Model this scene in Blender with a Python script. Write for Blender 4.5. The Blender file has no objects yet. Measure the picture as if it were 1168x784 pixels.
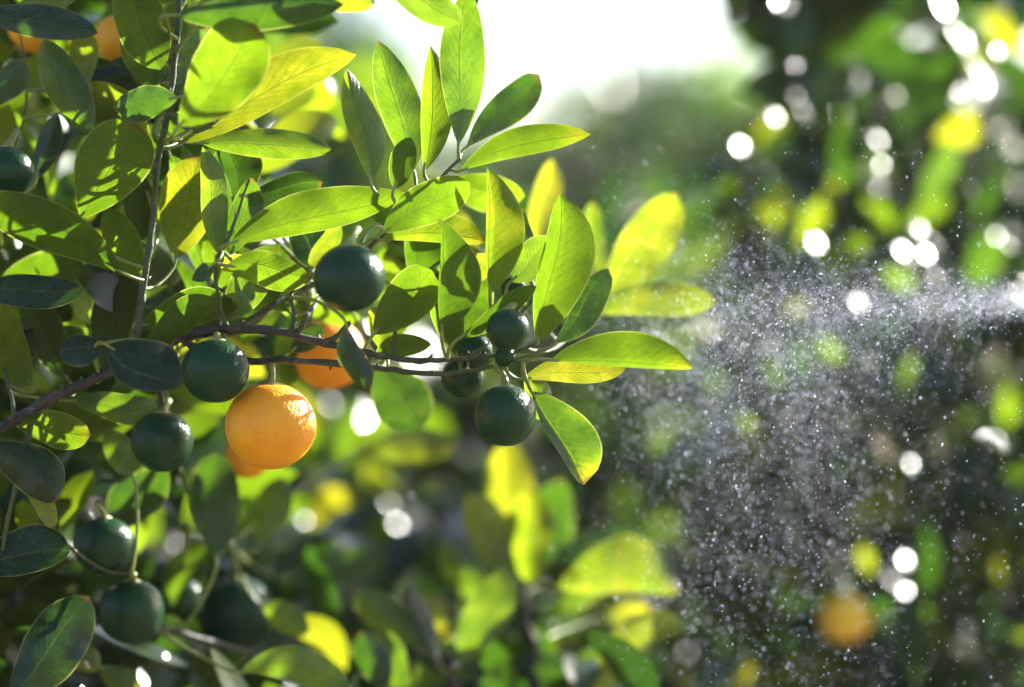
import bpy, math, random
import numpy as np
from mathutils import Vector

random.seed(11)
RNG = np.random.default_rng(11)
scene = bpy.context.scene
COL = scene.collection

# ------------------------------------------------------------------ camera geometry
CAM = Vector((0.0, -1.06, 1.2))
FL, SW = 85.0, 36.0
K = SW / FL / 1168.0            # metres per photo pixel per metre of distance


def P(px, py, Y=0.0):
    d = Y - CAM.y
    return Vector(((px - 584) * K * d, Y, CAM.z - (py - 392) * K * d))


def PX(Y=0.0):
    return K * (Y - CAM.y)


SUN = Vector((0.66, 0.616, 0.43)).normalized()

# ------------------------------------------------------------------ object helpers


def tag(o, label=None, cat=None, group=None, kind=None):
    if label: o['label'] = label
    if cat: o['category'] = cat
    if group: o['group'] = group
    if kind: o['kind'] = kind
    return o


def empty(name, loc):
    o = bpy.data.objects.new(name, None)
    o.location = loc
    o.empty_display_size = 0.02
    COL.objects.link(o)
    return o


class MB:
    """Collects vertices, faces, uv (per vertex) and tone (per vertex); builds ONE mesh object."""

    def __init__(self):
        self.v, self.f, self.uv, self.tone, self.mi, self.n = [], [], [], [], [], 0

    def add(self, verts, faces, uv=None, tone=0.5, mi=0):
        verts = np.asarray(verts, dtype=np.float64).reshape(-1, 3)
        k = len(verts)
        self.v.append(verts)
        self.f.extend([tuple(i + self.n for i in f) for f in faces])
        self.mi.extend([mi] * len(faces))
        self.uv.append(np.zeros((k, 2)) if uv is None else np.asarray(uv, dtype=np.float64))
        self.tone.append(np.full(k, tone) if np.isscalar(tone) else np.asarray(tone))
        self.n += k

    def tube(self, pts, radii, n=8, tone=0.5, mi=0, rough=0.0):
        pts = [Vector(p) for p in pts]
        m = len(pts)
        vs, uv, fs = [], [], []
        up = Vector((0.31, 0.9, 0.22)).normalized()
        prev = None
        for i, p in enumerate(pts):
            t = (pts[min(i + 1, m - 1)] - pts[max(i - 1, 0)])
            if t.length < 1e-9: t = Vector((0, 0, 1))
            t.normalize()
            a = (prev if prev is not None else up)
            a = a - t * a.dot(t)
            if a.length < 1e-4: a = t.orthogonal()
            a.normalize(); prev = a
            b = t.cross(a)
            for j in range(n):
                ang = 2 * math.pi * j / n
                r = radii[i] * (1 + rough * random.uniform(-1, 1))
                vs.append(p + a * (math.cos(ang) * r) + b * (math.sin(ang) * r))
                uv.append((i / max(1, m - 1), 0.0))
        for i in range(m - 1):
            for j in range(n):
                fs.append((i * n + j, i * n + (j + 1) % n, (i + 1) * n + (j + 1) % n, (i + 1) * n + j))
        fs.append(tuple(range(n - 1, -1, -1)))
        fs.append(tuple((m - 1) * n + j for j in range(n)))
        self.add([tuple(v) for v in vs], fs, uv, tone, mi)

    def build(self, name, mats, parent=None, origin=None, smooth=True):
        me = bpy.data.meshes.new(name)
        v = np.concatenate(self.v)
        org = Vector((0, 0, 0)) if origin is None else Vector(origin)
        v = v - np.array(org)
        me.from_pydata(v.tolist(), [], self.f)
        for m in (mats if isinstance(mats, (list, tuple)) else [mats]):
            me.materials.append(m)
        me.polygons.foreach_set('material_index', self.mi)
        me.polygons.foreach_set('use_smooth', [smooth] * len(me.polygons))
        uv = np.concatenate(self.uv)
        lay = me.uv_layers.new(name='leafuv')
        li = np.empty(len(me.loops), dtype=np.int64)
        me.loops.foreach_get('vertex_index', li)
        lay.data.foreach_set('uv', uv[li].astype(np.float32).ravel())
        at = me.attributes.new('tone', 'FLOAT', 'POINT')
        at.data.foreach_set('value', np.concatenate(self.tone).astype(np.float32))
        me.update()
        o = bpy.data.objects.new(name, me)
        COL.objects.link(o)
        o.location = org
        if parent is not None:
            o.parent = parent
            o.location = org - world_loc(parent)
        return o


def world_loc(o):
    l = Vector(o.location)
    while o.parent is not None:
        o = o.parent
        l = l + Vector(o.location)
    return l


def smooth_path(pts, radii, sub=5):
    """Catmull-Rom through the points, radii interpolated."""
    pts = [Vector(p) for p in pts]
    out, rr = [], []
    for i in range(len(pts) - 1):
        p0, p1, p2, p3 = pts[max(i - 1, 0)], pts[i], pts[i + 1], pts[min(i + 2, len(pts) - 1)]
        for s in range(sub):
            t = s / sub
            out.append(0.5 * ((2 * p1) + (p2 - p0) * t + (2 * p0 - 5 * p1 + 4 * p2 - p3) * t * t + (3 * p1 - p0 - 3 * p2 + p3) * t ** 3))
            rr.append(radii[i] * (1 - t) + radii[i + 1] * t)
    out.append(pts[-1]); rr.append(radii[-1])
    return out, rr


# ------------------------------------------------------------------ materials
def new_mat(name):
    m = bpy.data.materials.new(name)
    m.use_nodes = True
    nt = m.node_tree
    nt.nodes.clear()
    out = nt.nodes.new('ShaderNodeOutputMaterial')
    return m, nt, out


def node(nt, typ, **kw):
    n = nt.nodes.new(typ)
    for k, v in kw.items():
        if k == 'inp':
            for kk, vv in v.items():
                n.inputs[kk].default_value = vv
        else:
            setattr(n, k, v)
    return n


def ramp(nt, stops, interp='LINEAR'):
    r = nt.nodes.new('ShaderNodeValToRGB')
    r.color_ramp.interpolation = interp
    e = r.color_ramp.elements
    while len(e) < len(stops): e.new(0.5)
    for i, (p, c) in enumerate(stops):
        e[i].position = p
        e[i].color = (c[0], c[1], c[2], 1) if not np.isscalar(c) else (c, c, c, 1)
    return r


def math_node(nt, op, a, b=None, c=None, clamp=False):
    n = nt.nodes.new('ShaderNodeMath')
    n.operation = op
    n.use_clamp = clamp
    for i, x in enumerate((a, b, c)):
        if x is None: continue
        if isinstance(x, (int, float)): n.inputs[i].default_value = x
        else: nt.links.new(x, n.inputs[i])
    return n.outputs[0]


def mix_col(nt, fac, a, b, blend='MIX'):
    n = nt.nodes.new('ShaderNodeMix')
    n.data_type = 'RGBA'; n.blend_type = blend
    for i, x in ((0, fac), (6, a), (7, b)):
        if isinstance(x, (int, float)): n.inputs[i].default_value = x
        elif isinstance(x, tuple): n.inputs[i].default_value = (*x, 1)
        else: nt.links.new(x, n.inputs[i])
    return n.outputs[2]


def leaf_material(name, detail=True, rough=0.27):
    m, nt, out = new_mat(name)
    L = nt.links.new
    tone = node(nt, 'ShaderNodeAttribute', attribute_name='tone').outputs['Fac']
    geo = node(nt, 'ShaderNodeNewGeometry')
    back = geo.outputs['Backfacing']
    tc = node(nt, 'ShaderNodeTexCoord')
    bump_out = None
    if detail:
        noise = node(nt, 'ShaderNodeTexNoise', inp={'Scale': 95.0, 'Detail': 5.0, 'Roughness': 0.6})
        L(tc.outputs['Object'], noise.inputs['Vector'])
        fine = node(nt, 'ShaderNodeTexNoise', inp={'Scale': 900.0, 'Detail': 3.0})
        L(tc.outputs['Object'], fine.inputs['Vector'])
        t1 = math_node(nt, 'MULTIPLY_ADD', noise.outputs['Fac'], 0.60, -0.30)
        tn = math_node(nt, 'ADD', tone, t1, clamp=True)
        uv = node(nt, 'ShaderNodeUVMap', uv_map='leafuv')
        sep = node(nt, 'ShaderNodeSeparateXYZ')
        L(uv.outputs['UV'], sep.inputs[0])
        u, v = sep.outputs[0], sep.outputs[1]
        av = math_node(nt, 'ABSOLUTE', v)
        # midrib
        rib = math_node(nt, 'SUBTRACT', 1.0, math_node(nt, 'MULTIPLY', av, 22.0), clamp=True)
        # secondary veins, curving forward from the midrib
        wob = math_node(nt, 'MULTIPLY_ADD', noise.outputs['Fac'], 0.9, 0.0)
        ph = math_node(nt, 'SUBTRACT', math_node(nt, 'MULTIPLY', u, 13.0), math_node(nt, 'MULTIPLY', math_node(nt, 'POWER', av, 0.8), 3.2))
        ph = math_node(nt, 'ADD', ph, wob)
        fr = math_node(nt, 'ABSOLUTE', math_node(nt, 'SUBTRACT', math_node(nt, 'FRACT', ph), 0.5))
        vein = math_node(nt, 'SUBTRACT', 1.0, math_node(nt, 'MULTIPLY', fr, 9.0), clamp=True)
        vein = math_node(nt, 'MULTIPLY', vein, math_node(nt, 'SUBTRACT', 1.0, math_node(nt, 'MULTIPLY', av, 0.9), clamp=True))
        veins = math_node(nt, 'MAXIMUM', rib, math_node(nt, 'MULTIPLY', vein, 0.55))
        # cells between the veins
        vor = node(nt, 'ShaderNodeTexVoronoi', feature='DISTANCE_TO_EDGE', inp={'Scale': 800.0})
        L(tc.outputs['Object'], vor.inputs['Vector'])
        h = math_node(nt, 'MULTIPLY_ADD', veins, -0.9, math_node(nt, 'MULTIPLY', fine.outputs['Fac'], 0.5))
        bump = node(nt, 'ShaderNodeBump', inp={'Strength': 0.6, 'Distance': 0.0007})
        L(h, bump.inputs['Height'])
        bump_out = bump.outputs[0]
    else:
        tn = tone
    dif = ramp(nt, [(0.0, (0.007, 0.028, 0.010)), (0.4, (0.020, 0.058, 0.009)), (0.75, (0.060, 0.105, 0.010)), (1.0, (0.14, 0.16, 0.012))])
    L(tn, dif.inputs[0])
    tra = ramp(nt, [(0.0, (0.014, 0.045, 0.004)), (0.35, (0.066, 0.16, 0.004)), (0.7, (0.205, 0.345, 0.006)), (1.0, (0.50, 0.48, 0.016))])
    L(tn, tra.inputs[0])
    dc, tcx = dif.outputs[0], tra.outputs[0]
    # pale underside
    dc = mix_col(nt, math_node(nt, 'MULTIPLY', back, 0.6), dc, (0.105, 0.128, 0.004))
    if detail:
        tcx = mix_col(nt, math_node(nt, 'MULTIPLY', vein, 0.55), tcx, (0.10, 0.20, 0.01))
        tcx = mix_col(nt, math_node(nt, 'MULTIPLY', rib, 0.6), tcx, (0.16, 0.22, 0.02))
        dc = mix_col(nt, math_node(nt, 'MULTIPLY', rib, 0.35), dc, (0.15, 0.19, 0.04))
        # the margin of the blade: thin pale-yellow edge, and a few brown specks
        mg = math_node(nt, 'MULTIPLY', math_node(nt, 'SUBTRACT', av, 0.94), 16.0, clamp=True)
        tcx = mix_col(nt, math_node(nt, 'MULTIPLY', mg, 0.6), tcx, (0.75, 0.72, 0.20))
        dc = mix_col(nt, math_node(nt, 'MULTIPLY', mg, 0.5), dc, (0.36, 0.36, 0.10))
        oi = node(nt, 'ShaderNodeObjectInfo')
        worn = math_node(nt, 'GREATER_THAN', oi.outputs['Random'], 0.5)
        tipm = math_node(nt, 'MULTIPLY', math_node(nt, 'SUBTRACT', math_node(nt, 'ADD', u, math_node(nt, 'MULTIPLY', noise.outputs['Fac'], 0.10)), 0.985), 22.0, clamp=True)
        tipm = math_node(nt, 'MULTIPLY', tipm, worn)
        dc = mix_col(nt, math_node(nt, 'MULTIPLY', tipm, 0.85), dc, (0.15, 0.085, 0.03))
        tcx = mix_col(nt, math_node(nt, 'MULTIPLY', tipm, 0.85), tcx, (0.20, 0.10, 0.015))
        mott = node(nt, 'ShaderNodeTexNoise', inp={'Scale': 260.0, 'Detail': 6.0, 'Roughness': 0.7})
        L(tc.outputs['Object'], mott.inputs['Vector'])
        mm = math_node(nt, 'MULTIPLY_ADD', mott.outputs['Fac'], 0.9, 0.55)
        tcx = mix_col(nt, 1.0, tcx, mm, 'MULTIPLY')
        sp = node(nt, 'ShaderNodeTexNoise', inp={'Scale': 150.0, 'Detail': 2.0})
        L(tc.outputs['Object'], sp.inputs['Vector'])
        spm = math_node(nt, 'MULTIPLY', math_node(nt, 'SUBTRACT', sp.outputs['Fac'], 0.735), 16.0, clamp=True)
        dc = mix_col(nt, math_node(nt, 'MULTIPLY', spm, 0.6), dc, (0.16, 0.10, 0.03))
        tcx = mix_col(nt, math_node(nt, 'MULTIPLY', spm, 0.6), tcx, (0.30, 0.20, 0.02))
    d = node(nt, 'ShaderNodeBsdfDiffuse'); L(dc, d.inputs['Color'])
    t = node(nt, 'ShaderNodeBsdfTranslucent'); L(tcx, t.inputs['Color'])
    g = node(nt, 'ShaderNodeBsdfGlossy', inp={'Color': (1, 1, 1, 1)})
    r = math_node(nt, 'MULTIPLY_ADD', back, 0.22, rough)
    if detail:
        r = math_node(nt, 'ADD', r, math_node(nt, 'MULTIPLY_ADD', noise.outputs['Fac'], 0.2, -0.10))
    L(r, g.inputs['Roughness'])
    fres = node(nt, 'ShaderNodeFresnel', inp={'IOR': 1.46})
    if bump_out is not None:
        for x in (d, t, g, fres): L(bump_out, x.inputs['Normal'])
    mx = node(nt, 'ShaderNodeMixShader', inp={0: 0.52})
    L(d.outputs[0], mx.inputs[1]); L(t.outputs[0], mx.inputs[2])
    # Fresnel seen from the back of a single sheet is computed as glass-to-air; use facing-safe layer weight instead
    lw = node(nt, 'ShaderNodeLayerWeight', inp={'Blend': 0.5})
    if bump_out is not None: L(bump_out, lw.inputs['Normal'])
    f5 = math_node(nt, 'POWER', lw.outputs['Facing'], 4.0)
    fr2 = math_node(nt, 'MULTIPLY_ADD', f5, 0.6, 0.030)
    fr3 = math_node(nt, 'MULTIPLY', fr2, math_node(nt, 'SUBTRACT', 1.0, math_node(nt, 'MULTIPLY', back, 0.75)))
    ms = node(nt, 'ShaderNodeMixShader')
    L(fr3, ms.inputs[0]); L(mx.outputs[0], ms.inputs[1]); L(g.outputs[0], ms.inputs[2])
    L(ms.outputs[0], out.inputs['Surface'])
    return m


def bark_material(name, c1, c2, c3):
    m, nt, out = new_mat(name)
    L = nt.links.new
    tc = node(nt, 'ShaderNodeTexCoord')
    n1 = node(nt, 'ShaderNodeTexNoise', inp={'Scale': 260.0, 'Detail': 6.0, 'Roughness': 0.65})
    n2 = node(nt, 'ShaderNodeTexNoise', inp={'Scale': 60.0, 'Detail': 3.0})
    L(tc.outputs['Object'], n1.inputs['Vector']); L(tc.outputs['Object'], n2.inputs['Vector'])
    r = ramp(nt, [(0.3, c1), (0.52, c2), (0.75, c3)])
    L(math_node(nt, 'MULTIPLY_ADD', n1.outputs['Fac'], 0.5, math_node(nt, 'MULTIPLY', n2.outputs['Fac'], 0.5)), r.inputs[0])
    lich = node(nt, 'ShaderNodeTexNoise', inp={'Scale': 170.0, 'Detail': 5.0, 'Roughness': 0.7})
    L(tc.outputs['Object'], lich.inputs['Vector'])
    lm = math_node(nt, 'MULTIPLY', math_node(nt, 'SUBTRACT', lich.outputs['Fac'], 0.56), 9.0, clamp=True)
    young = node(nt, 'ShaderNodeAttribute', attribute_name='tone').outputs['Fac']
    colr = mix_col(nt, young, r.outputs[0], (0.055, 0.075, 0.018))
    colr = mix_col(nt, math_node(nt, 'MULTIPLY', lm, 0.7), colr, (0.20, 0.20, 0.15))
    b = node(nt, 'ShaderNodeBump', inp={'Strength': 0.9, 'Distance': 0.0016})
    L(n1.outputs['Fac'], b.inputs['Height'])
    p = node(nt, 'ShaderNodeBsdfPrincipled', inp={'Roughness': 0.55})
    L(colr, p.inputs['Base Color']); L(b.outputs[0], p.inputs['Normal'])
    L(p.outputs[0], out.inputs['Surface'])
    return m


def fruit_material(name, c1, c2, c3, rough, sss=0.0, pore=900.0, bump=0.35, scar=0.0, blotch=(0.030, 0.075, 0.010), spec=0.28):
    m, nt, out = new_mat(name)
    L = nt.links.new
    tc = node(nt, 'ShaderNodeTexCoord')
    n2 = node(nt, 'ShaderNodeTexNoise', inp={'Scale': 45.0, 'Detail': 4.0})
    L(tc.outputs['Object'], n2.inputs['Vector'])
    r = ramp(nt, [(0.3, c1), (0.5, c2), (0.72, c3)])
    L(n2.outputs['Fac'], r.inputs[0])
    vor = node(nt, 'ShaderNodeTexVoronoi', feature='SMOOTH_F1', inp={'Scale': pore})
    L(tc.outputs['Object'], vor.inputs['Vector'])
    n3 = node(nt, 'ShaderNodeTexNoise', inp={'Scale': 240.0, 'Detail': 4.0})
    L(tc.outputs['Object'], n3.inputs['Vector'])
    h = math_node(nt, 'ADD', math_node(nt, 'MULTIPLY', vor.outputs['Distance'], 0.7), math_node(nt, 'MULTIPLY', n3.outputs['Fac'], 0.9))
    b = node(nt, 'ShaderNodeBump', inp={'Strength': bump, 'Distance': 0.0012})
    L(h, b.inputs['Height'])
    col = r.outputs[0]
    # oil glands: darker / paler points in the rind
    pit = math_node(nt, 'MULTIPLY', math_node(nt, 'SUBTRACT', 0.32, vor.outputs['Distance']), 3.0, clamp=True)
    col = mix_col(nt, math_node(nt, 'MULTIPLY', pit, 0.22), col, c1)
    if scar > 0:
        s = node(nt, 'ShaderNodeTexNoise', inp={'Scale': 80.0, 'Detail': 7.0, 'Roughness': 0.7})
        L(tc.outputs['Object'], s.inputs['Vector'])
        sm = math_node(nt, 'MULTIPLY', math_node(nt, 'SUBTRACT', s.outputs['Fac'], 0.66), 9.0, clamp=True)
        col = mix_col(nt, math_node(nt, 'MULTIPLY', sm, scar), col, (0.22, 0.22, 0.10))
    # each fruit ripens a little differently: paler, yellower blotches
    oi = node(nt, 'ShaderNodeObjectInfo')
    bl = node(nt, 'ShaderNodeTexNoise', noise_dimensions='4D', inp={'Scale': 28.0, 'Detail': 3.0})
    L(tc.outputs['Object'], bl.inputs['Vector']); L(math_node(nt, 'MULTIPLY', oi.outputs['Random'], 40.0), bl.inputs['W'])
    bm = math_node(nt, 'MULTIPLY', math_node(nt, 'SUBTRACT', bl.outputs['Fac'], 0.50), 3.0, clamp=True)
    col = mix_col(nt, math_node(nt, 'MULTIPLY', bm, math_node(nt, 'MULTIPLY_ADD', oi.outputs['Random'], 0.45, 0.15)), col, blotch)
    # dark pinhead scars and dust
    ps = node(nt, 'ShaderNodeTexVoronoi', inp={'Scale': 120.0})
    L(tc.outputs['Object'], ps.inputs['Vector'])
    pm = math_node(nt, 'MULTIPLY', math_node(nt, 'SUBTRACT', 0.07, ps.outputs['Distance']), 30.0, clamp=True)
    col = mix_col(nt, math_node(nt, 'MULTIPLY', pm, 0.5), col, tuple(x * 0.45 for x in c1))
    p = node(nt, 'ShaderNodeBsdfPrincipled', inp={'Roughness': rough, 'IOR': 1.45, 'Specular IOR Level': spec})
    if sss > 0:
        p.inputs['Subsurface Weight'].default_value = sss
        p.inputs['Subsurface Radius'].default_value = (1.0, 0.35, 0.08)
        p.inputs['Subsurface Scale'].default_value = 0.011
    L(col, p.inputs['Base Color']); L(b.outputs[0], p.inputs['Normal'])
    L(p.outputs[0], out.inputs['Surface'])
    return m


def stem_material(name, c):
    m, nt, out = new_mat(name)
    L = nt.links.new
    tc = node(nt, 'ShaderNodeTexCoord')
    n1 = node(nt, 'ShaderNodeTexNoise', inp={'Scale': 300.0, 'Detail': 4.0})
    L(tc.outputs['Object'], n1.inputs['Vector'])
    r = ramp(nt, [(0.3, tuple(x * 0.7 for x in c)), (0.7, tuple(x * 1.3 for x in c))])
    L(n1.outputs['Fac'], r.inputs[0])
    p = node(nt, 'ShaderNodeBsdfPrincipled', inp={'Roughness': 0.4, 'Subsurface Weight': 0.0})
    L(r.outputs[0], p.inputs['Base Color'])
    L(p.outputs[0], out.inputs['Surface'])
    return m


def water_material():
    m, nt, out = new_mat('water_drops')
    L = nt.links.new
    d = node(nt, 'ShaderNodeBsdfDiffuse', inp={'Color': (0.76, 0.80, 0.90, 1)})  # reflected sky blue and refracted light are put into the drops' colour
    t = node(nt, 'ShaderNodeBsdfTranslucent', inp={'Color': (0.80, 0.84, 0.93, 1)})
    g = node(nt, 'ShaderNodeBsdfGlossy', inp={'Color': (1, 1, 1, 1), 'Roughness': 0.25})
    a = node(nt, 'ShaderNodeMixShader', inp={0: 0.65})
    L(d.outputs[0], a.inputs[1]); L(t.outputs[0], a.inputs[2])
    b = node(nt, 'ShaderNodeMixShader', inp={0: 0.12})
    L(a.outputs[0], b.inputs[1]); L(g.outputs[0], b.inputs[2])
    L(b.outputs[0], out.inputs['Surface'])
    return m


def ground_material():
    m, nt, out = new_mat('orchard_soil')
    L = nt.links.new
    tc = node(nt, 'ShaderNodeTexCoord')
    n1 = node(nt, 'ShaderNodeTexNoise', inp={'Scale': 3.0, 'Detail': 8.0, 'Roughness': 0.65})
    n2 = node(nt, 'ShaderNodeTexNoise', inp={'Scale': 0.5, 'Detail': 4.0})
    L(tc.outputs['Object'], n1.inputs['Vector']); L(tc.outputs['Object'], n2.inputs['Vector'])
    r = ramp(nt, [(0.3, (0.13, 0.095, 0.05)), (0.5, (0.19, 0.15, 0.08)), (0.7, (0.10, 0.11, 0.04))])
    L(math_node(nt, 'MULTIPLY_ADD', n1.outputs['Fac'], 0.5, math_node(nt, 'MULTIPLY', n2.outputs['Fac'], 0.5)), r.inputs[0])
    b = node(nt, 'ShaderNodeBump', inp={'Strength': 0.6, 'Distance': 0.03})
    L(n1.outputs['Fac'], b.inputs['Height'])
    p = node(nt, 'ShaderNodeBsdfPrincipled', inp={'Roughness': 0.9})
    L(r.outputs[0], p.inputs['Base Color']); L(b.outputs[0], p.inputs['Normal'])
    L(p.outputs[0], out.inputs['Surface'])
    return m


LEAF = leaf_material('leaf_blade')
LEAF_FAR = leaf_material('leaf_blade_far', detail=False, rough=0.24)
BARK = bark_material('branch_bark', (0.008, 0.005, 0.005), (0.028, 0.018, 0.015), (0.12, 0.10, 0.08))
GREENBARK = bark_material('shoot_bark', (0.018, 0.035, 0.012), (0.035, 0.065, 0.018), (0.08, 0.10, 0.04))
STEM = stem_material('green_stem', (0.17, 0.20, 0.05))
CALYX = stem_material('pale_calyx', (0.30, 0.26, 0.11))
RIND_GREEN = fruit_material('green_rind', (0.003, 0.023, 0.011), (0.006, 0.035, 0.015), (0.011, 0.050, 0.015), 0.27, bump=0.28, scar=0.15)
RIND_WRINKLED = fruit_material('wrinkled_green_rind', (0.003, 0.027, 0.012), (0.006, 0.040, 0.015), (0.013, 0.055, 0.016), 0.30, bump=0.42, scar=0.3)
RIND_ORANGE = fruit_material('orange_rind', (0.84, 0.29, 0.004), (0.92, 0.37, 0.006), (0.93, 0.44, 0.012), 0.43, sss=0.35, pore=800.0, bump=0.55, blotch=(0.95, 0.50, 0.012), spec=0.55)
RIND_BRIGHTENED = fruit_material('brightened_orange_rind', (0.90, 0.46, 0.010), (0.95, 0.55, 0.016), (0.96, 0.60, 0.03), 0.43, sss=0.35, bump=0.2, blotch=(0.95, 0.62, 0.03), spec=0.5)  # orange rind made paler: brightness of a better lit fruit put into its colour
WATER = water_material()

# ------------------------------------------------------------------ leaf geometry
NU, NV = 16, 5


def leaf_profile(u, eb, et):
    pk = eb / (eb + et)
    k = pk ** eb * (1 - pk) ** et
    return (np.maximum(u, 0) ** eb * np.maximum(1 - u, 0) ** et) / k


BRANCH_PTS = {}        # root name -> list of (point, branch object)


def nearest_branch(root, p, way):
    best, bo, bc = None, None, 1e9
    for q, o in BRANCH_PTS[root.name]:
        d = (p - q).length
        cost = d * (1.7 - (p - q).dot(way) / max(d, 1e-6)) + 0.25 * d
        if cost < bc: best, bo, bc = q, o, cost
    return best, bo, (best - p).length


def add_leaf_geometry(mb, b, t, wl, wr, Yb=0.0, Yt=None, dl=0.25, dr=0.25, bow=0.0, dbow=0.0, curl=0.0, wav=0.13,
                      tone=0.6, top=1, eb=0.85, et=0.62, yellow_tip=0.0):
    """Leaf from base pixel b to tip pixel t. wl / wr: half-widths in pixels to the left / right of the
    direction base->tip as seen; dl / dr: how far each margin goes away from the camera (share of its
    width); bow: sideways bend of the midrib in pixels; dbow: bend of the midrib in depth (pixels)."""
    Yt = Yb if Yt is None else Yt
    B, T = P(b[0], b[1], Yb), P(t[0], t[1], Yt)
    px = PX((Yb + Yt) / 2)
    dirx, dirz = t[0] - b[0], -(t[1] - b[1])
    ln = math.hypot(dirx, dirz) or 1.0
    s = np.array((-dirz / ln, 0.0, dirx / ln))       # left of the direction of growth
    yv = np.array((0.0, 1.0, 0.0))
    Bn, Tn = np.array(B), np.array(T)
    ph = random.uniform(0, 6.28); f1 = random.uniform(1.4, 3.2)
    eb += random.uniform(-0.08, 0.10); et += random.uniform(-0.04, 0.16)
    curl += random.uniform(-0.25, 0.35); dbow += random.uniform(-9, 9)
    tcurl = random.uniform(-16, 16); sway = random.uniform(-3.5, 3.5)
    verts, uv, tn = [], [], []
    for i in range(NU + 1):
        u = i / NU
        pr = float(leaf_profile(np.array(u), eb, et))
        arc = 4 * u * (1 - u)
        c = Bn + (Tn - Bn) * u + s * ((bow * arc + sway * math.sin(2 * math.pi * u)) * px) + yv * ((dbow * arc + tcurl * max(0.0, u - 0.6) ** 2 * 4) * px)
        for j in range(-NV, NV + 1):
            v = j / NV
            w = (wl if v > 0 else wr) * pr * px
            dd = (dl if v > 0 else dr)
            av = abs(v)
            sgn = 1 if v > 0 else -1
            ripple = wav * w * math.sin(ph + f1 * 2 * math.pi * u + (1.3 if v > 0 else 0)) * av * av
            p = c + s * (sgn * av * w) + yv * (dd * w * (av ** 1.15) + curl * w * av * av + ripple)
            verts.append(p); uv.append((u, v))
            tn.append(tone + 0.10 * (1 - 2 * av * av) * (u - 0.5) + yellow_tip * max(0.0, u - 0.72) / 0.28 + random.uniform(-0.012, 0.012))
    fs = []
    W = 2 * NV + 1
    for i in range(NU):
        for j in range(2 * NV):
            a = i * W + j
            q = (a, a + W, a + W + 1, a + 1)          # this winding turns the upper side to the camera
            fs.append(q[::-1] if top < 0 else q)
    mb.add(verts, fs, uv, np.clip(np.array(tn), 0, 1.0), 0)
    return B, (T - B).normalized()


def leaf(root, b, t, wl, wr, label=None, **kw):
    mb = MB()
    B, d = add_leaf_geometry(mb, b, t, wl, wr, **kw)
    q, bo, dist = nearest_branch(root, B, d)
    L0 = min(0.38 * dist, 0.010)
    tan = (B - d * L0)
    pts, rr = smooth_path([q, q.lerp(tan, 0.55), tan.lerp(B, 0.6), B + d * 0.004], [0.0010, 0.0008, 0.0008, 0.0005], 4)
    mb.tube(pts, rr, 6, 0.7, 1)
    o = mb.build('leaf', [LEAF, STEM], bo, origin=B)
    if label: o['label'] = label
    return o


# vectorised foliage: many leaves in one mesh ---------------------------------------------------
def leaf_template(nu=6, nv=2, ratio=0.42, fold=0.35, bend=0.25):
    v, uv, f = [], [], []
    for i in range(nu + 1):
        u = i / nu
        w = float(leaf_profile(np.array(u), 0.85, 0.62)) * ratio / 2 * 1.0
        for j in range(-nv, nv + 1):
            x = j / nv
            v.append((u, x * w, fold * abs(x) * w - bend * (u - 0.25) ** 2))
            uv.append((u, x))
    W = 2 * nv + 1
    for i in range(nu):
        for j in range(2 * nv):
            a = i * W + j
            f.append((a, a + W, a + W + 1, a + 1))
    return np.array(v), np.array(uv), np.array(f)


TEMPL = [leaf_template(6, 2, r, fo, be) for r, fo, be in ((0.42, 0.30, 0.20), (0.48, 0.5, 0.35), (0.38, 0.15, -0.15), (0.50, 0.25, 0.5), (0.62, 0.05, 0.10))]


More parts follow.
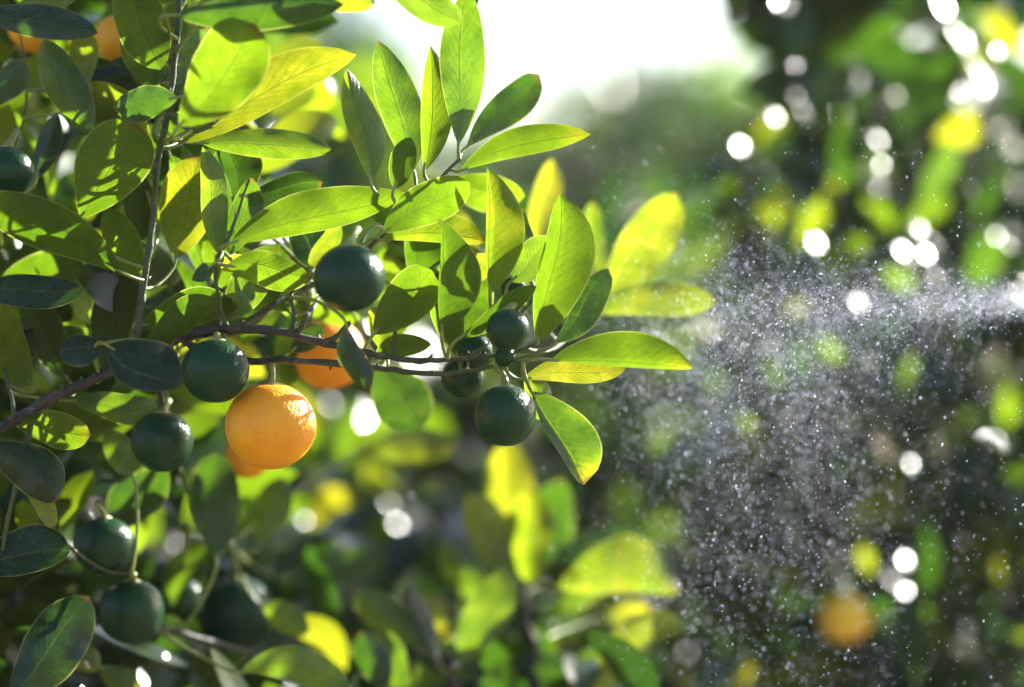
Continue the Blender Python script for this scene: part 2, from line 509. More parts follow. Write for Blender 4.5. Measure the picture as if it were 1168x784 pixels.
def foliage_mesh(name, centers, dirs, normals, sizes, tones, mat, parent, n_flat=0):
    """centers: leaf bases; dirs: growth directions; normals: upper-side normals."""
    n = len(centers)
    d = dirs / np.linalg.norm(dirs, axis=1, keepdims=True)
    nn = normals - d * np.sum(normals * d, axis=1, keepdims=True)
    nn /= np.maximum(np.linalg.norm(nn, axis=1, keepdims=True), 1e-9)
    s = np.cross(nn, d)
    vs, uvs, fs, tn, off = [], [], [], [], 0
    which = RNG.integers(0, len(TEMPL) - 1, n)
    if n_flat: which[-n_flat:] = len(TEMPL) - 1            # the last leaves are glint leaves, flattened to mirror the sun
    for k, (tv, tuv, tf) in enumerate(TEMPL):
        idx = np.where(which == k)[0]
        if len(idx) == 0: continue
        sc = sizes[idx][:, None, None]
        V = centers[idx][:, None, :] + sc * (tv[None, :, 0:1] * d[idx][:, None, :] + tv[None, :, 1:2] * s[idx][:, None, :] + tv[None, :, 2:3] * nn[idx][:, None, :])
        m = len(tv)
        vs.append(V.reshape(-1, 3))
        uvs.append(np.tile(tuv, (len(idx), 1)))
        F = tf[None] + (np.arange(len(idx)) * m)[:, None, None] + off
        fs.append(F.reshape(-1, 4))
        tn.append(np.repeat(tones[idx], m))
        off += m * len(idx)
    V = np.concatenate(vs); F = np.concatenate(fs); U = np.concatenate(uvs); T = np.concatenate(tn)
    org = np.array(world_loc(parent)) if parent is not None else np.zeros(3)
    me = bpy.data.meshes.new(name)
    me.vertices.add(len(V)); me.vertices.foreach_set('co', (V - org).astype(np.float32).ravel())
    me.loops.add(F.size); me.loops.foreach_set('vertex_index', F.astype(np.int32).ravel())
    me.polygons.add(len(F))
    me.polygons.foreach_set('loop_start', (np.arange(len(F)) * 4).astype(np.int32))
    me.polygons.foreach_set('loop_total', np.full(len(F), 4, dtype=np.int32))
    me.polygons.foreach_set('use_smooth', np.ones(len(F), dtype=bool))
    lay = me.uv_layers.new(name='leafuv')
    lay.data.foreach_set('uv', U[F.ravel()].astype(np.float32).ravel())
    at = me.attributes.new('tone', 'FLOAT', 'POINT')
    at.data.foreach_set('value', T.astype(np.float32))
    me.materials.append(mat)
    me.update(calc_edges=True); me.validate()
    o = bpy.data.objects.new(name, me)
    COL.objects.link(o)
    if parent is not None: o.parent = parent
    return o


def rand_unit(n):
    v = RNG.normal(size=(n, 3))
    return v / np.linalg.norm(v, axis=1, keepdims=True)


def pix_points(px, py, Y):
    d = Y - CAM.y
    return np.stack([(px - 584) * K * d, Y, CAM.z - (py - 392) * K * d], axis=1)


def glint_normals(pts):
    """Upper-side normals of leaves that catch the sun for someone standing about where the photographer stands."""
    V = np.array(CAM)[None, :] - pts
    V /= np.linalg.norm(V, axis=1, keepdims=True)
    H = V + np.array(SUN)[None, :]
    return H / np.linalg.norm(H, axis=1, keepdims=True)


def add_glints(c, d, nrm, sz, t, glints):
    if not len(glints): return c, d, nrm, sz, t
    g = np.array(glints, dtype=float)
    gp = pix_points(g[:, 0], g[:, 1], g[:, 2])
    gn = glint_normals(gp) + RNG.normal(size=gp.shape) * 0.11
    gn /= np.linalg.norm(gn, axis=1, keepdims=True)
    dd = rand_unit(len(g)) * 0.5 + np.array((0.1, 0.05, -0.35))
    dd = dd - gn * np.sum(dd * gn, axis=1, keepdims=True)
    dd /= np.linalg.norm(dd, axis=1, keepdims=True)
    L_ = g[:, 3] * RNG.uniform(0.22, 0.46, len(g))
    return (np.concatenate([c, gp - dd * L_[:, None] * 0.5]), np.concatenate([d, dd]), np.concatenate([nrm, gn]),
            np.concatenate([sz, L_]), np.concatenate([t, RNG.uniform(0.0, 0.2, len(g))]))


GL_R = [(981, 347, .55, .034), (1056, 345, .62, .046), (848, 432, .66, .04), (991, 408, .50, .03), (1007, 435, .6, .045), (931, 450, .5, .028), (975, 486, .5, .03), (902, 475, .52, .03),
        (932, 280, .58, .036), (1056, 290, .5, .03), (1040, 296, .5, .026), (982, 205, .55, .034), (1109, 217, .5, .034), (850, 207, .62, .036), (845, 167, .62, .034), (1000, 158, .6, .036),
        (934, 95, .7, .045), (974, 75, .7, .05), (1002, 78, .7, .05), (1022, 110, .6, .034), (1055, 80, .62, .04), (1060, 55, .6, .03), (1088, 35, .55, .034), (1130, 80, .5, .03), (1130, 120, .5, .026),
        (808, 598, .72, .042), (1037, 527, .5, .03), (1034, 640, .58, .036), (1031, 674, .58, .036), (1103, 720, .52, .034), (930, 632, .62, .05), (970, 570, .5, .026), (985, 545, .5, .024),
        (780, 742, .78, .04), (883, 760, .68, .04), (955, 775, .68, .04), (1140, 690, .6, .06), (900, 5, .7, .04), (1075, 5, .6, .036), (1145, 5, .6, .036), (880, 395, .6, .036), (955, 690, .6, .03),
        (1110, 330, .8, .03), (870, 330, .8, .03), (1015, 560, .6, .03)]
GL_R += [(random.uniform(845, 1165), random.uniform(-10, 330), random.uniform(.5, .85), random.uniform(.02, .05)) for _ in range(40)]
GL_R += [(random.uniform(880, 1165), random.uniform(330, 780), random.uniform(.5, .8), random.uniform(.02, .04)) for _ in range(16)]
GL_R += [(random.uniform(640, 880), random.uniform(250, 780), random.uniform(1.1, 1.3), random.uniform(.03, .06)) for _ in range(6)]
GL_M = [(690, 470, 1.15, .05), (720, 560, 1.15, .04), (640, 330, 1.2, .05), (760, 480, 1.2, .03), (730, 250, 1.3, .06), (790, 330, 1.2, .04)]
GL_L = [(443, 570, .7, .042), (456, 600, .75, .042), (494, 553, .75, .042), (380, 567, .7, .036), (325, 658, .62, .036), (322, 590, .6, .03), (345, 592, .6, .026), (395, 523, .8, .05),
        (200, 618, .62, .042), (222, 622, .66, .046), (410, 470, .9, .06), (378, 460, .8, .04), (470, 520, .8, .03), (505, 640, .7, .03)]
GL_T = [(130, 335, .03, .085), (44, 150, .07, .05), (66, 140, .08, .045), (170, 232, .09, .075), (185, 205, .1, .03), (420, 320, .12, .02), (220, 325, .05, .014), (192, 85, .08, .03), (8, 615, .05, .016),
        (104, 585, .06, .016), (107, 697, .07, .022), (120, 703, .09, .02), (97, 756, .06, .02), (163, 772, .08, .03), (190, 748, .1, .024), (20, 275, .08, .022), (45, 308, .06, .012), (5, 290, .08, .016),
        (98, 570, .1, .02), (205, 550, .14, .024), (95, 790, .05, .02), (260, 100, .15, .03), (380, 100, .2, .04), (295, 375, .1, .03), (420, 372, .12, .03)]

# leaves the sun shines through: (px, py, depth, length, tone)
GL_F = [(695, 165, 4.6, .09), (735, 195, 4.6, .08), (785, 140, 4.4, .14), (655, 185, 4.8, .09), (830, 125, 4.2, .09), (620, 210, 4.8, .08)]
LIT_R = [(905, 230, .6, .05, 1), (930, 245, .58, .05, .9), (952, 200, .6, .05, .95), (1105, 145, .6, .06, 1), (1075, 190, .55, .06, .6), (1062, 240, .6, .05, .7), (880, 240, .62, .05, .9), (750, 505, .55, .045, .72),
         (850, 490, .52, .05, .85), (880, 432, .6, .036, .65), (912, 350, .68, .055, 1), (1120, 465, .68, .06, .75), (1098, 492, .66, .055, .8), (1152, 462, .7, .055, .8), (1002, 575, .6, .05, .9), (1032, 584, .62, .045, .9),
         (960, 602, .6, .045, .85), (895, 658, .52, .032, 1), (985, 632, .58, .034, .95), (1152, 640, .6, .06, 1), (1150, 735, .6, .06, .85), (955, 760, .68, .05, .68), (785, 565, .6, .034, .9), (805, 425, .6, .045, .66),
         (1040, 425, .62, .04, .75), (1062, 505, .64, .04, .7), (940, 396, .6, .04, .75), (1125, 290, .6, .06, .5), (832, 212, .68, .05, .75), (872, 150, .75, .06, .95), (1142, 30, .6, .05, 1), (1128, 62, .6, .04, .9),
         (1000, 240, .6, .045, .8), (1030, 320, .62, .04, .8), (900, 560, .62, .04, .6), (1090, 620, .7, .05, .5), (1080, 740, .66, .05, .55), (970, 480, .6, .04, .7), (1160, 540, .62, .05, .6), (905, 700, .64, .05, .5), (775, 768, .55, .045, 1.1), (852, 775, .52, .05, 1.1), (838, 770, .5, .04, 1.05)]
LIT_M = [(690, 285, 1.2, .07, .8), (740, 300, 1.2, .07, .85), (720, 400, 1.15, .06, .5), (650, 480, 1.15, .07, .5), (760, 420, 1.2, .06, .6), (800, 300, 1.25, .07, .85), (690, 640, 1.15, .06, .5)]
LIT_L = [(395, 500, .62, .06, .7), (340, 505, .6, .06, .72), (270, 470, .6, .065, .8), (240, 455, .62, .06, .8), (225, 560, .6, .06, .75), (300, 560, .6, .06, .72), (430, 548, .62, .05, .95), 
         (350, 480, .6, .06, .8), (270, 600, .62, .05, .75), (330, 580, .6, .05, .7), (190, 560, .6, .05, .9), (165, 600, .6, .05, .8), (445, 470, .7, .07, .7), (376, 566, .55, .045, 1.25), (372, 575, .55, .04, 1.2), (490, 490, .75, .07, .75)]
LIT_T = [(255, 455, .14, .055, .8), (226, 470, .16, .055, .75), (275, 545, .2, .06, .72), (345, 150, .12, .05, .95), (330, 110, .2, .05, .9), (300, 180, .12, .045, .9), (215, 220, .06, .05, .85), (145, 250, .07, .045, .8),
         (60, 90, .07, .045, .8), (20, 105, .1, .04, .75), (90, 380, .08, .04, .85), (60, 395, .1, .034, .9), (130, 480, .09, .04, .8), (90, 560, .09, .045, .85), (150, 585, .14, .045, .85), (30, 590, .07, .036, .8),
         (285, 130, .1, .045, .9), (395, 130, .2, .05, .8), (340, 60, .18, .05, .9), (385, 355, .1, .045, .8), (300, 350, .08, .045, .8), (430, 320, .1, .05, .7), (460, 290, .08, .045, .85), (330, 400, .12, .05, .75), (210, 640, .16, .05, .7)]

SUNLIT = []          # points that the sun reaches through gaps in the crowns
for lst in (GL_R, GL_M, GL_L, GL_T, GL_F, LIT_R, LIT_M, LIT_L, LIT_T):
    for q in lst: SUNLIT.append(tuple(P(q[0], q[1], q[2])) + ((0.16 if lst in (GL_R, GL_M, GL_L, GL_T, GL_F) else 0.22) * q[3],))
for q in ((585, 580, .25), (550, 610, .24), (605, 620, .24), (640, 600, .27), (690, 655, .23), (730, 665, .23), (650, 655, .23), (555, 700, .19), (440, 705, .19), (622, 740, .29), (715, 702, .31), (690, 610, .27), (500, 705, .28),
          (963, 705, .50), (980, 695, .50), (350, 470, 0), (437, 305, -.04), (212, 490, .03), (140, 605, .05), (185, 680, .06), (300, 680, .2), (600, 460, 0), (600, 365, 0)):
    SUNLIT.append(tuple(P(*q)) + (0.024 if 0.18 < q[2] < 0.4 else 0.010,))


FRUIT_VIEW = [(185, 504, .03, 30), (118, 622, .06, 26), (150, 698, .07, 32), (269, 700, .20, 30), (690, 665, .24, 40), (590, 590, .25, 40), (430, 455, .11, 20), (36, 42, .1, 14), (142, 52, .09, 14)]


def in_the_gaps(c):
    """True for leaves (by their middles) that would close a gap the sun or the eye looks through."""
    bad = np.zeros(len(c), dtype=bool)
    for x, y, z, r in SUNLIT:
        p = np.array((x, y, z))
        toc = np.array(CAM) - p; toc /= np.linalg.norm(toc)
        for dirv, rad in ((np.array(SUN), r + 0.007), (toc, r + 0.005)):
            w_ = c - p
            t = w_ @ dirv
            dist = np.linalg.norm(w_ - t[:, None] * dirv[None], axis=1)
            bad |= (t > 0.004) & (dist < rad)
    for px_, py_, Y_, r_ in FRUIT_VIEW:
        p = np.array(P(px_, py_, Y_)); toc = np.array(CAM) - p; toc /= np.linalg.norm(toc)
        w_ = c - p; t = w_ @ toc
        bad |= (t > -0.02) & (np.linalg.norm(w_ - t[:, None] * toc[None], axis=1) < r_ * PX(Y_) + 0.016)
    return bad


def add_lit(c, d, nrm, sz, t, lit):
    if not len(lit): return c, d, nrm, sz, t
    g = np.array(lit, dtype=float)
    gp = pix_points(g[:, 0], g[:, 1], g[:, 2])
    gn = np.array(SUN)[None, :] * 0.9 + np.array((0, 1.0, 0))[None] + RNG.normal(size=(len(g), 3)) * 0.25
    gn *= np.where(RNG.random(len(g)) < 0.6, -1, 1)[:, None]
    dd = RNG.normal(size=(len(g), 3)) * (0.7, 0.3, 0.5) + np.array((0.1, 0, 0.35))
    dd /= np.linalg.norm(dd, axis=1, keepdims=True)
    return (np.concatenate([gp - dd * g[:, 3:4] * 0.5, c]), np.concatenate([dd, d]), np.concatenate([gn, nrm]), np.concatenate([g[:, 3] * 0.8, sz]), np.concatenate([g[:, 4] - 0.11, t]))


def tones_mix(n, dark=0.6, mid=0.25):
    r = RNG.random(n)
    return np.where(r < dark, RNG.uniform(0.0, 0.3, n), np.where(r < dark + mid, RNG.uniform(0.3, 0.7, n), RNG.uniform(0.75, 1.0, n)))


def branch(root, name, pts, rad, mat=None, n=9, rough=0.13, parent=None, sub=6):
    pp, rr = smooth_path(pts, [r * (0.8 if r < 0.006 else 1) for r in rad], sub)
    for i in range(1, len(pp) - 1):
        pp[i] = pp[i] + Vector((random.uniform(-1, 1), random.uniform(-1, 1), random.uniform(-1, 1))) * rr[i] * 0.3
    # nodes: a slight swelling where leaves sat
    rr = [r * (1.22 if i % 7 == 3 else 1.0) for i, r in enumerate(rr)]
    tv = np.repeat([0.85 if r < 0.0011 else 0.5 if r < 0.0015 else 0.1 if r < 0.0022 else 0.0 for r in rr], n)
    mb = MB(); mb.tube(pp, rr, n, tv, 0, rough)
    # buds and old leaf scars
    for i in range(2, len(pp) - 1, 3):
        if rr[i] > 0.006: continue
        sd = Vector((random.uniform(-1, 1), random.uniform(-1, 1), random.uniform(-0.6, 1))).normalized()
        ax = (pp[i + 1] - pp[i]).normalized()
        q = pp[i] + sd * rr[i] * 0.7
        e = q + (sd + ax * 0.8).normalized() * (rr[i] * 1.2 + 0.0012)
        mb.tube([q, q.lerp(e, 0.5), e], [rr[i] * 0.55, rr[i] * 0.5, rr[i] * 0.12], 6, 0.6)
    o = mb.build(name, mat or BARK, parent or root, origin=pp[0])
    lst = BRANCH_PTS.setdefault(root.name, [])
    holder = o if parent is None else parent
    for p in pp: lst.append((p, holder))
    return o


def px_path(pts, Y=0.0):
    return [P(p[0], p[1], p[2] if len(p) > 2 else Y) for p in pts]


# ------------------------------------------------------------------ THE TREE IN FRONT
tree = empty('citrus_tree', (-0.37, 0.16, 0.0))
tag(tree, 'sharp leafy citrus tree on the left whose fruiting branch reaches towards the spray', 'tree')
px0 = PX(0)
tr = [(-0.37, 0.16, 0.0), (-0.375, 0.17, 0.35), (-0.36, 0.18, 0.75), (-0.365, 0.17, 1.05), (-0.35, 0.19, 1.4), (-0.33, 0.2, 1.75)]
trunk = branch(tree, 'trunk', tr, [0.034, 0.029, 0.026, 0.023, 0.017, 0.008], n=14)
BRANCH_PTS[tree.name] = []
b_main = branch(tree, 'branch', [(-0.365, 0.17, 1.05), (-0.30, 0.08, 1.115)] + px_path([(-30, 505), (18, 480), (60, 453), (105, 434), (165, 405), (205, 385), (262, 375), (322, 380), (372, 392), (422, 403), (470, 411), (530, 409), (580, 403), (612, 392)]),
                [px0 * r for r in (12, 10, 8.5, 8, 7.5, 7, 7, 7.5, 7, 6, 5.2, 4.8, 4.2, 3.4, 2.8, 1.6)])
b_low = branch(tree, 'branch', px_path([(205, 386, 0.0), (240, 404, 0.008), (285, 411, 0.008), (330, 411), (390, 415), (440, 421), (500, 427), (548, 421), (596, 412)]),
               [px0 * r for r in (5, 5, 5.5, 5, 4.8, 4.2, 3.4, 2.8, 1.8)])
b_shoot = branch(tree, 'branch', px_path([(150, 408), (157, 375), (163, 340), (172, 270), (180, 190), (191, 130), (200, 60), (206, -30)]),
                 [px0 * r for r in (5.5, 5, 5, 4.6, 4.4, 4.2, 4.5, 3.8)], GREENBARK)
b_up = branch(tree, 'branch', px_path([(262, 376, 0.0), (292, 362, 0.01), (322, 341, 0.02), (350, 328, 0.04), (392, 305, 0.05), (428, 276, 0.03), (462, 240, 0.01), (498, 207, 0.0), (524, 182, 0.0)]),
              [px0 * r for r in (5.5, 5, 4.5, 4, 3.8, 3.6, 3.4, 2.8, 2.0)])
b_stub = branch(tree, 'branch', px_path([(368, 392), (384, 384), (399, 368)]), [px0 * r for r in (4.5, 4.2, 3.4)])
b_con = branch(tree, 'branch', px_path([(331, 382), (336, 358), (332, 336), (345, 322, 0.01)]), [px0 * r for r in (4, 3.4, 3, 2.4)])
b_con2 = branch(tree, 'branch', px_path([(338, 383), (352, 360), (366, 338, 0.02), (404, 300, 0.05)]), [px0 * r for r in (4, 3.4, 3, 2)])
b_thin = branch(tree, 'branch', px_path([(262, 376), (252, 352), (246, 303), (262, 268), (284, 205)]), [px0 * r for r in (3, 2.4, 2.4, 2.4, 1.6)], GREENBARK)
b_top = branch(tree, 'branch', px_path([(191, 130, 0.0), (225, 150, -0.01), (262, 120, 0.0), (300, 60, 0.03)]), [px0 * r for r in (3.6, 3, 2.4, 1.6)], GREENBARK)
b_left = branch(tree, 'branch', px_path([(60, 454), (42, 480), (28, 520), (36, 570, 0.02), (70, 615, 0.03), (118, 650, 0.05), (150, 655, 0.05)]), [px0 * r for r in (5, 4.5, 4, 3.6, 3, 2.4, 1.6)])
b_corner = branch(tree, 'branch', px_path([(28, 520, 0.0), (8, 600, 0.005), (-8, 700, 0.01), (0, 815, 0.01)]), [px0 * r for r in (3.4, 3, 2.6, 2)], GREENBARK)
b_lthin = branch(tree, 'branch', px_path([(18, 480, 0.0), (10, 440, 0.02), (-6, 380, 0.04), (-14, 300, 0.05), (4, 210, 0.05), (30, 120, 0.05), (22, 30, 0.05)]), [px0 * r for r in (2.8, 2.6, 2.6, 2.6, 2.4, 2.0, 1.4)], GREENBARK)
b_back = branch(tree, 'branch', px_path([(165, 404, 0.0), (180, 440, 0.04), (200, 520, 0.10), (226, 580, 0.13), (262, 622, 0.15)]), [px0 * r for r in (5, 4.4, 3.6, 3, 2)])
b_deep = branch(tree, 'branch', [(-0.36, 0.18, 0.85), (-0.25, 0.15, 0.93)] + px_path([(70, 740, 0.1), (160, 715, 0.1), (250, 735, 0.13), (340, 760, 0.15)]), [px0 * r for r in (11, 9, 7, 6, 5, 3.5)])
b_right = branch(tree, 'branch', px_path([(530, 409), (552, 396), (572, 380, 0.01), (600, 352, 0.02), (612, 335, 0.02)]), [px0 * r for r in (3.0, 2.6, 2.4, 2.2, 1.5)], GREENBARK)
b_right2 = branch(tree, 'branch', px_path([(600, 398), (628, 400, 0.04), (660, 375, 0.10), (690, 350, 0.15)]), [px0 * r for r in (2.6, 2.2, 2.2, 1.6)], GREENBARK)
b_mid = branch(tree, 'branch', px_path([(452, 410), (450, 385), (462, 340, 0.01), (500, 300, 0.02), (545, 290, 0.02)]), [px0 * r for r in (3.2, 2.8, 2.4, 2, 1.4)], GREENBARK)

T = tree
# --- upper sprig, base around (520,185)
leaf(T, (523, 166), (533, -10), 24, 29, tone=0.47, dl=0.25, dr=-0.15, bow=3)
leaf(T, (532, 168), (615, 86), 21, 20, tone=0.28, dl=0.2, dr=0.5, Yb=0.01, Yt=0.03, eb=1.0, et=0.5)
leaf(T, (524, 195), (674, 153), 23, 13, tone=0.62, dl=0.6, dr=-0.4, bow=9, top=-1, yellow_tip=0.3)
leaf(T, (484, 196), (491, 51), 13, 24, tone=0.70, dl=0.3, dr=0.3, bow=-5, top=-1, et=0.9)
leaf(T, (472, 196), (431, 46), 22, 27, tone=0.50, dl=0.3, dr=0.2, bow=-2, Yb=0.012, Yt=0.015, et=0.8)
leaf(T, (450, 216), (468, 156), 16, 15, tone=0.42, dl=0.2, dr=0.3, Yb=-0.01, top=-1)
leaf(T, (424, 208), (395, 77), 19, 21, tone=0.72, dl=0.1, dr=0.5, bow=-4, Yb=-0.005, et=0.8)
leaf(T, (205, 165), (407, 63), 36, 20, tone=0.88, dl=0.2, dr=0.5, bow=10, Yb=0.0, Yt=0.015, yellow_tip=0.1, top=-1, et=0.7)
leaf(T, (228, 163), (378, 170), 19, 16, tone=0.68, dl=0.3, dr=0.2, bow=2, Yb=0.005, Yt=0.02)
leaf(T, (204, 145), (292, 28), 46, 38, tone=0.66, dl=0.15, dr=0.3, Yb=-0.05, Yt=-0.06, bow=-4, et=0.45, top=-1)
leaf(T, (196, 18), (392, 4), 20, 24, tone=0.30, dl=0.3, dr=0.3, Yb=-0.05, Yt=-0.05)
leaf(T, (350, -14), (428, 5), 17, 17, tone=0.75, Yb=-0.04)
leaf(T, (402, -55), (528, 27), 22, 22, tone=0.62, Yb=-0.03, Yt=-0.04)
leaf(T, (92, 250), (158, 142), 44, 40, tone=0.55, dl=0.2, dr=0.2, bow=2, Yb=-0.01, Yt=-0.015, et=0.45, top=-1)
leaf(T, (104, 158), (50, 44), 20, 27, tone=0.52, dl=0.2, dr=0.3, bow=4, Yb=0.01)
leaf(T, (100, 98), (90, 30), 18, 16, tone=0.82, Yb=0.03)
leaf(T, (203, 112), (128, 122), 20, 20, tone=0.30, Yb=-0.02, dl=0.4)
leaf(T, (-30, 14), (112, 38), 24, 18, tone=0.12, Yb=0.0, dl=0.6, dr=-0.3)
leaf(T, (132, -30), (184, 80), 32, 28, tone=0.42, Yb=-0.02, top=-1)
leaf(T, (12, 12), (90, -8), 16, 18, tone=0.7, Yb=0.02)
leaf(T, (230, 20), (272, -30), 26, 26, tone=0.5, Yb=-0.03)
leaf(T, (96, 92), (178, 66), 16, 16, tone=0.15, Yb=0.05, Yt=0.06)
leaf(T, (70, 98), (150, 84), 14, 15, tone=0.12, Yb=0.04, Yt=0.05)
# --- left side
leaf(T, (141, 312), (-28, 225), 30, 28, tone=0.42, dl=0.9, dr=0.2, top=-1, bow=-10, Yb=-0.01, Yt=-0.03)
leaf(T, (-40, 340), (95, 330), 19, 21, tone=0.08, dl=0.8, dr=-0.5, bow=4, Yb=0.0)
leaf(T, (162, 318), (119, 236), 22, 20, tone=0.66, Yb=0.01, dl=0.3, dr=0.1, top=-1)
leaf(T, (200, 296), (226, 178), 34, 32, tone=0.90, Yb=0.02, Yt=0.03, top=-1, et=0.5)
leaf(T, (254, 296), (232, 168), 14, 18, tone=0.72, dl=0.3, dr=0.3, Yb=0.0)
leaf(T, (262, 278), (464, 222), 34, 16, tone=0.62, dl=0.3, dr=0.4, bow=3, Yb=-0.012, Yt=-0.005, top=-1, et=0.75)
leaf(T, (264, 290), (288, 203), 16, 22, tone=0.45, Yb=0.012)
leaf(T, (246, 308), (302, 296), 12, 12, tone=0.95, Yb=0.005, Yt=0.0)
leaf(T, (258, 303), (356, 318), 18, 24, tone=0.62, bow=5, Yb=-0.01, dl=0.4, dr=0.1, top=-1)
leaf(T, (268, 304), (288, 346), 12, 12, tone=0.55, Yb=0.0)
leaf(T, (374, 308), (332, 254), 20, 26, tone=0.06, Yb=0.03, Yt=0.04, dl=-0.5, dr=0.4)
leaf(T, (352, 312), (384, 248), 8, 14, tone=0.8, Yb=0.025)
leaf(T, (165, 395), (244, 340), 22, 16, tone=0.5, Yb=-0.005, top=-1, dl=0.2)
leaf(T, (245, 300), (220, 320), 9, 9, tone=0.3, Yb=-0.01)
leaf(T, (122, 395), (206, 440), 42, 18, tone=0.06, dl=0.5, dr=-0.9, bow=-10, Yb=-0.02, Yt=-0.025, wav=0.25)
leaf(T, (118, 392), (66, 402), 22, 16, tone=0.05, dl=-0.6, dr=0.6, Yb=-0.015, Yt=-0.02)
leaf(T, (18, 486), (103, 497), 22, 20, tone=0.62, bow=2, dl=0.3, dr=0.3, top=-1, yellow_tip=0.3, et=0.45)
leaf(T, (-10, 505), (64, 572), 28, 26, tone=0.08, dl=0.6, dr=-0.2, Yb=-0.01, bow=6)
leaf(T, (-35, 640), (82, 628), 32, 22, tone=0.05, dl=0.5, dr=-0.9, Yb=0.0, Yt=0.01)
leaf(T, (10, 800), (102, 680), 32, 38, tone=0.10, dl=0.3, dr=0.3, Yb=0.01, Yt=0.03)
leaf(T, (30, 530), (62, 604), 12, 12, tone=0.85, Yb=0.01)
leaf(T, (-20, 410), (60, 380), 16, 18, tone=0.06, Yb=0.05)
leaf(T, (-20, 130), (28, 70), 18, 18, tone=0.35, Yb=0.03)
leaf(T, (40, 205), (66, 130), 14, 14, tone=0.08, Yb=0.04)
# --- middle, round the fruit
leaf(T, (436, 266), (536, 209), 28, 22, tone=0.55, dl=0.3, dr=0.3, Yb=-0.012, bow=2, top=-1, et=0.5)
leaf(T, (436, 274), (554, 276), 26, 10, tone=0.72, bow=8, Yb=0.01, dl=0.4, dr=0.2, top=-1, yellow_tip=0.3)
leaf(T, (426, 382), (492, 308), 26, 30, tone=0.55, dl=0.2, dr=0.2, Yb=-0.002, top=-1, et=0.4)
leaf(T, (504, 380), (503, 248), 3, 46, tone=0.48, dl=2.2, dr=0.2, bow=0, Yb=-0.008, top=-1, et=0.9)
leaf(T, (559, 336), (555, 190), 3, 42, tone=0.78, dl=2.2, dr=0.25, bow=0, Yb=0.0, top=-1, et=0.8)
leaf(T, (524, 386), (612, 326), 11, 14, tone=0.5, dl=0.5, dr=0.3, Yb=-0.01, top=-1)
leaf(T, (583, 322), (632, 272), 20, 20, tone=0.62, Yb=0.012)
leaf(T, (602, 300), (596, 238), 8, 10, tone=0.10, Yb=0.02)
leaf(T, (530, 322), (560, 292), 14, 14, tone=0.8, Yb=0.02)
leaf(T, (512, 300), (548, 308), 14, 14, tone=0.6, Yb=0.03)
leaf(T, (330, 402), (368, 372), 13, 14, tone=0.10, Yb=0.04, dl=-0.4, dr=0.3)
leaf(T, (425, 412), (492, 393), 17, 10, tone=0.55, bow=5, Yb=0.0, dl=0.4, top=-1)
leaf(T, (440, 402), (425, 350), 12, 14, tone=0.8, Yb=0.015)
leaf(T, (394, 372), (418, 446), 16, 15, tone=0.22, dl=0.5, dr=0.9, bow=-5, Yb=-0.045, Yt=-0.05)
leaf(T, (430, 415), (480, 490), 34, 34, tone=0.18, Yb=0.10, Yt=0.12)
# --- right end of the branch
leaf(T, (613, 392), (639, 221), 16, 46, tone=0.60, dl=1.4, dr=0.15, bow=-4, Yb=0.0, Yt=0.0, et=0.62, top=-1)
leaf(T, (632, 392), (694, 306), 10, 26, tone=0.10, dl=0.3, dr=0.4, Yb=0.015, Yt=0.02)
leaf(T, (628, 411), (790, 421), 37, 5, tone=0.58, dl=0.35, dr=1.5, bow=2, Yb=-0.004, Yt=0.0, top=-1, yellow_tip=0.25)
leaf(T, (596, 432), (715, 421), 20, 13, tone=0.92, dl=0.5, dr=-0.3, bow=2, Yb=0.008, Yt=0.01)
leaf(T, (606, 446), (666, 554), 40, 10, tone=0.44, dl=0.2, dr=-0.8, bow=2, Yb=0.0, Yt=0.01, yellow_tip=0.7, et=0.5)
leaf(T, (598, 430), (628, 478), 18, 16, tone=0.75, Yb=0.02)
leaf(T, (694, 340), (772, 220), 28, 32, tone=0.84, dl=0.2, dr=0.2, Yb=0.12, Yt=0.12)
leaf(T, (680, 358), (818, 344), 25, 16, tone=0.78, dl=0.3, dr=-0.6, bow=6, Yb=0.12, Yt=0.125)
leaf(T, (612, 290), (630, 182), 17, 18, tone=0.95, Yb=0.16, Yt=0.17)
leaf(T, (680, 312), (676, 230), 12, 12, tone=0.75, Yb=0.17)
leaf(T, (690, 330), (640, 350), 12, 12, tone=0.4, Yb=0.15)
leaf(T, (566, 410), (510, 440), 12, 14, tone=0.12, Yb=0.02)
leaf(T, (552, 400), (500, 372), 10, 12, tone=0.2, Yb=0.03)
# --- lower left, behind
leaf(T, (190, 530), (130, 600), 26, 28, tone=0.15, Yb=0.09, Yt=0.1)
leaf(T, (246, 640), (246, 516), 30, 28, tone=0.25, Yb=0.11, Yt=0.12)
leaf(T, (296, 622), (322, 545), 22, 20, tone=0.72, Yb=0.16, Yt=0.17)
leaf(T, (150, 545), (120, 490), 16, 18, tone=0.55, Yb=0.06)
leaf(T, (64, 728), (112, 766), 16, 18, tone=0.85, Yb=0.08)
leaf(T, (112, 758), (165, 800), 18, 18, tone=0.75, Yb=0.09)
leaf(T, (300, 690), (352, 722), 18, 16, tone=0.72, Yb=0.16)
leaf(T, (272, 766), (402, 784), 22, 22, tone=0.62, bow=16, Yb=0.08, Yt=0.08)
leaf(T, (220, 780), (180, 700), 22, 22, tone=0.12, Yb=0.15)
leaf(T, (330, 660), (440, 640), 22, 22, tone=0.42, Yb=0.28, Yt=0.3)
leaf(T, (420, 512), (520, 506), 22, 22, tone=0.85, Yb=0.3, Yt=0.32)

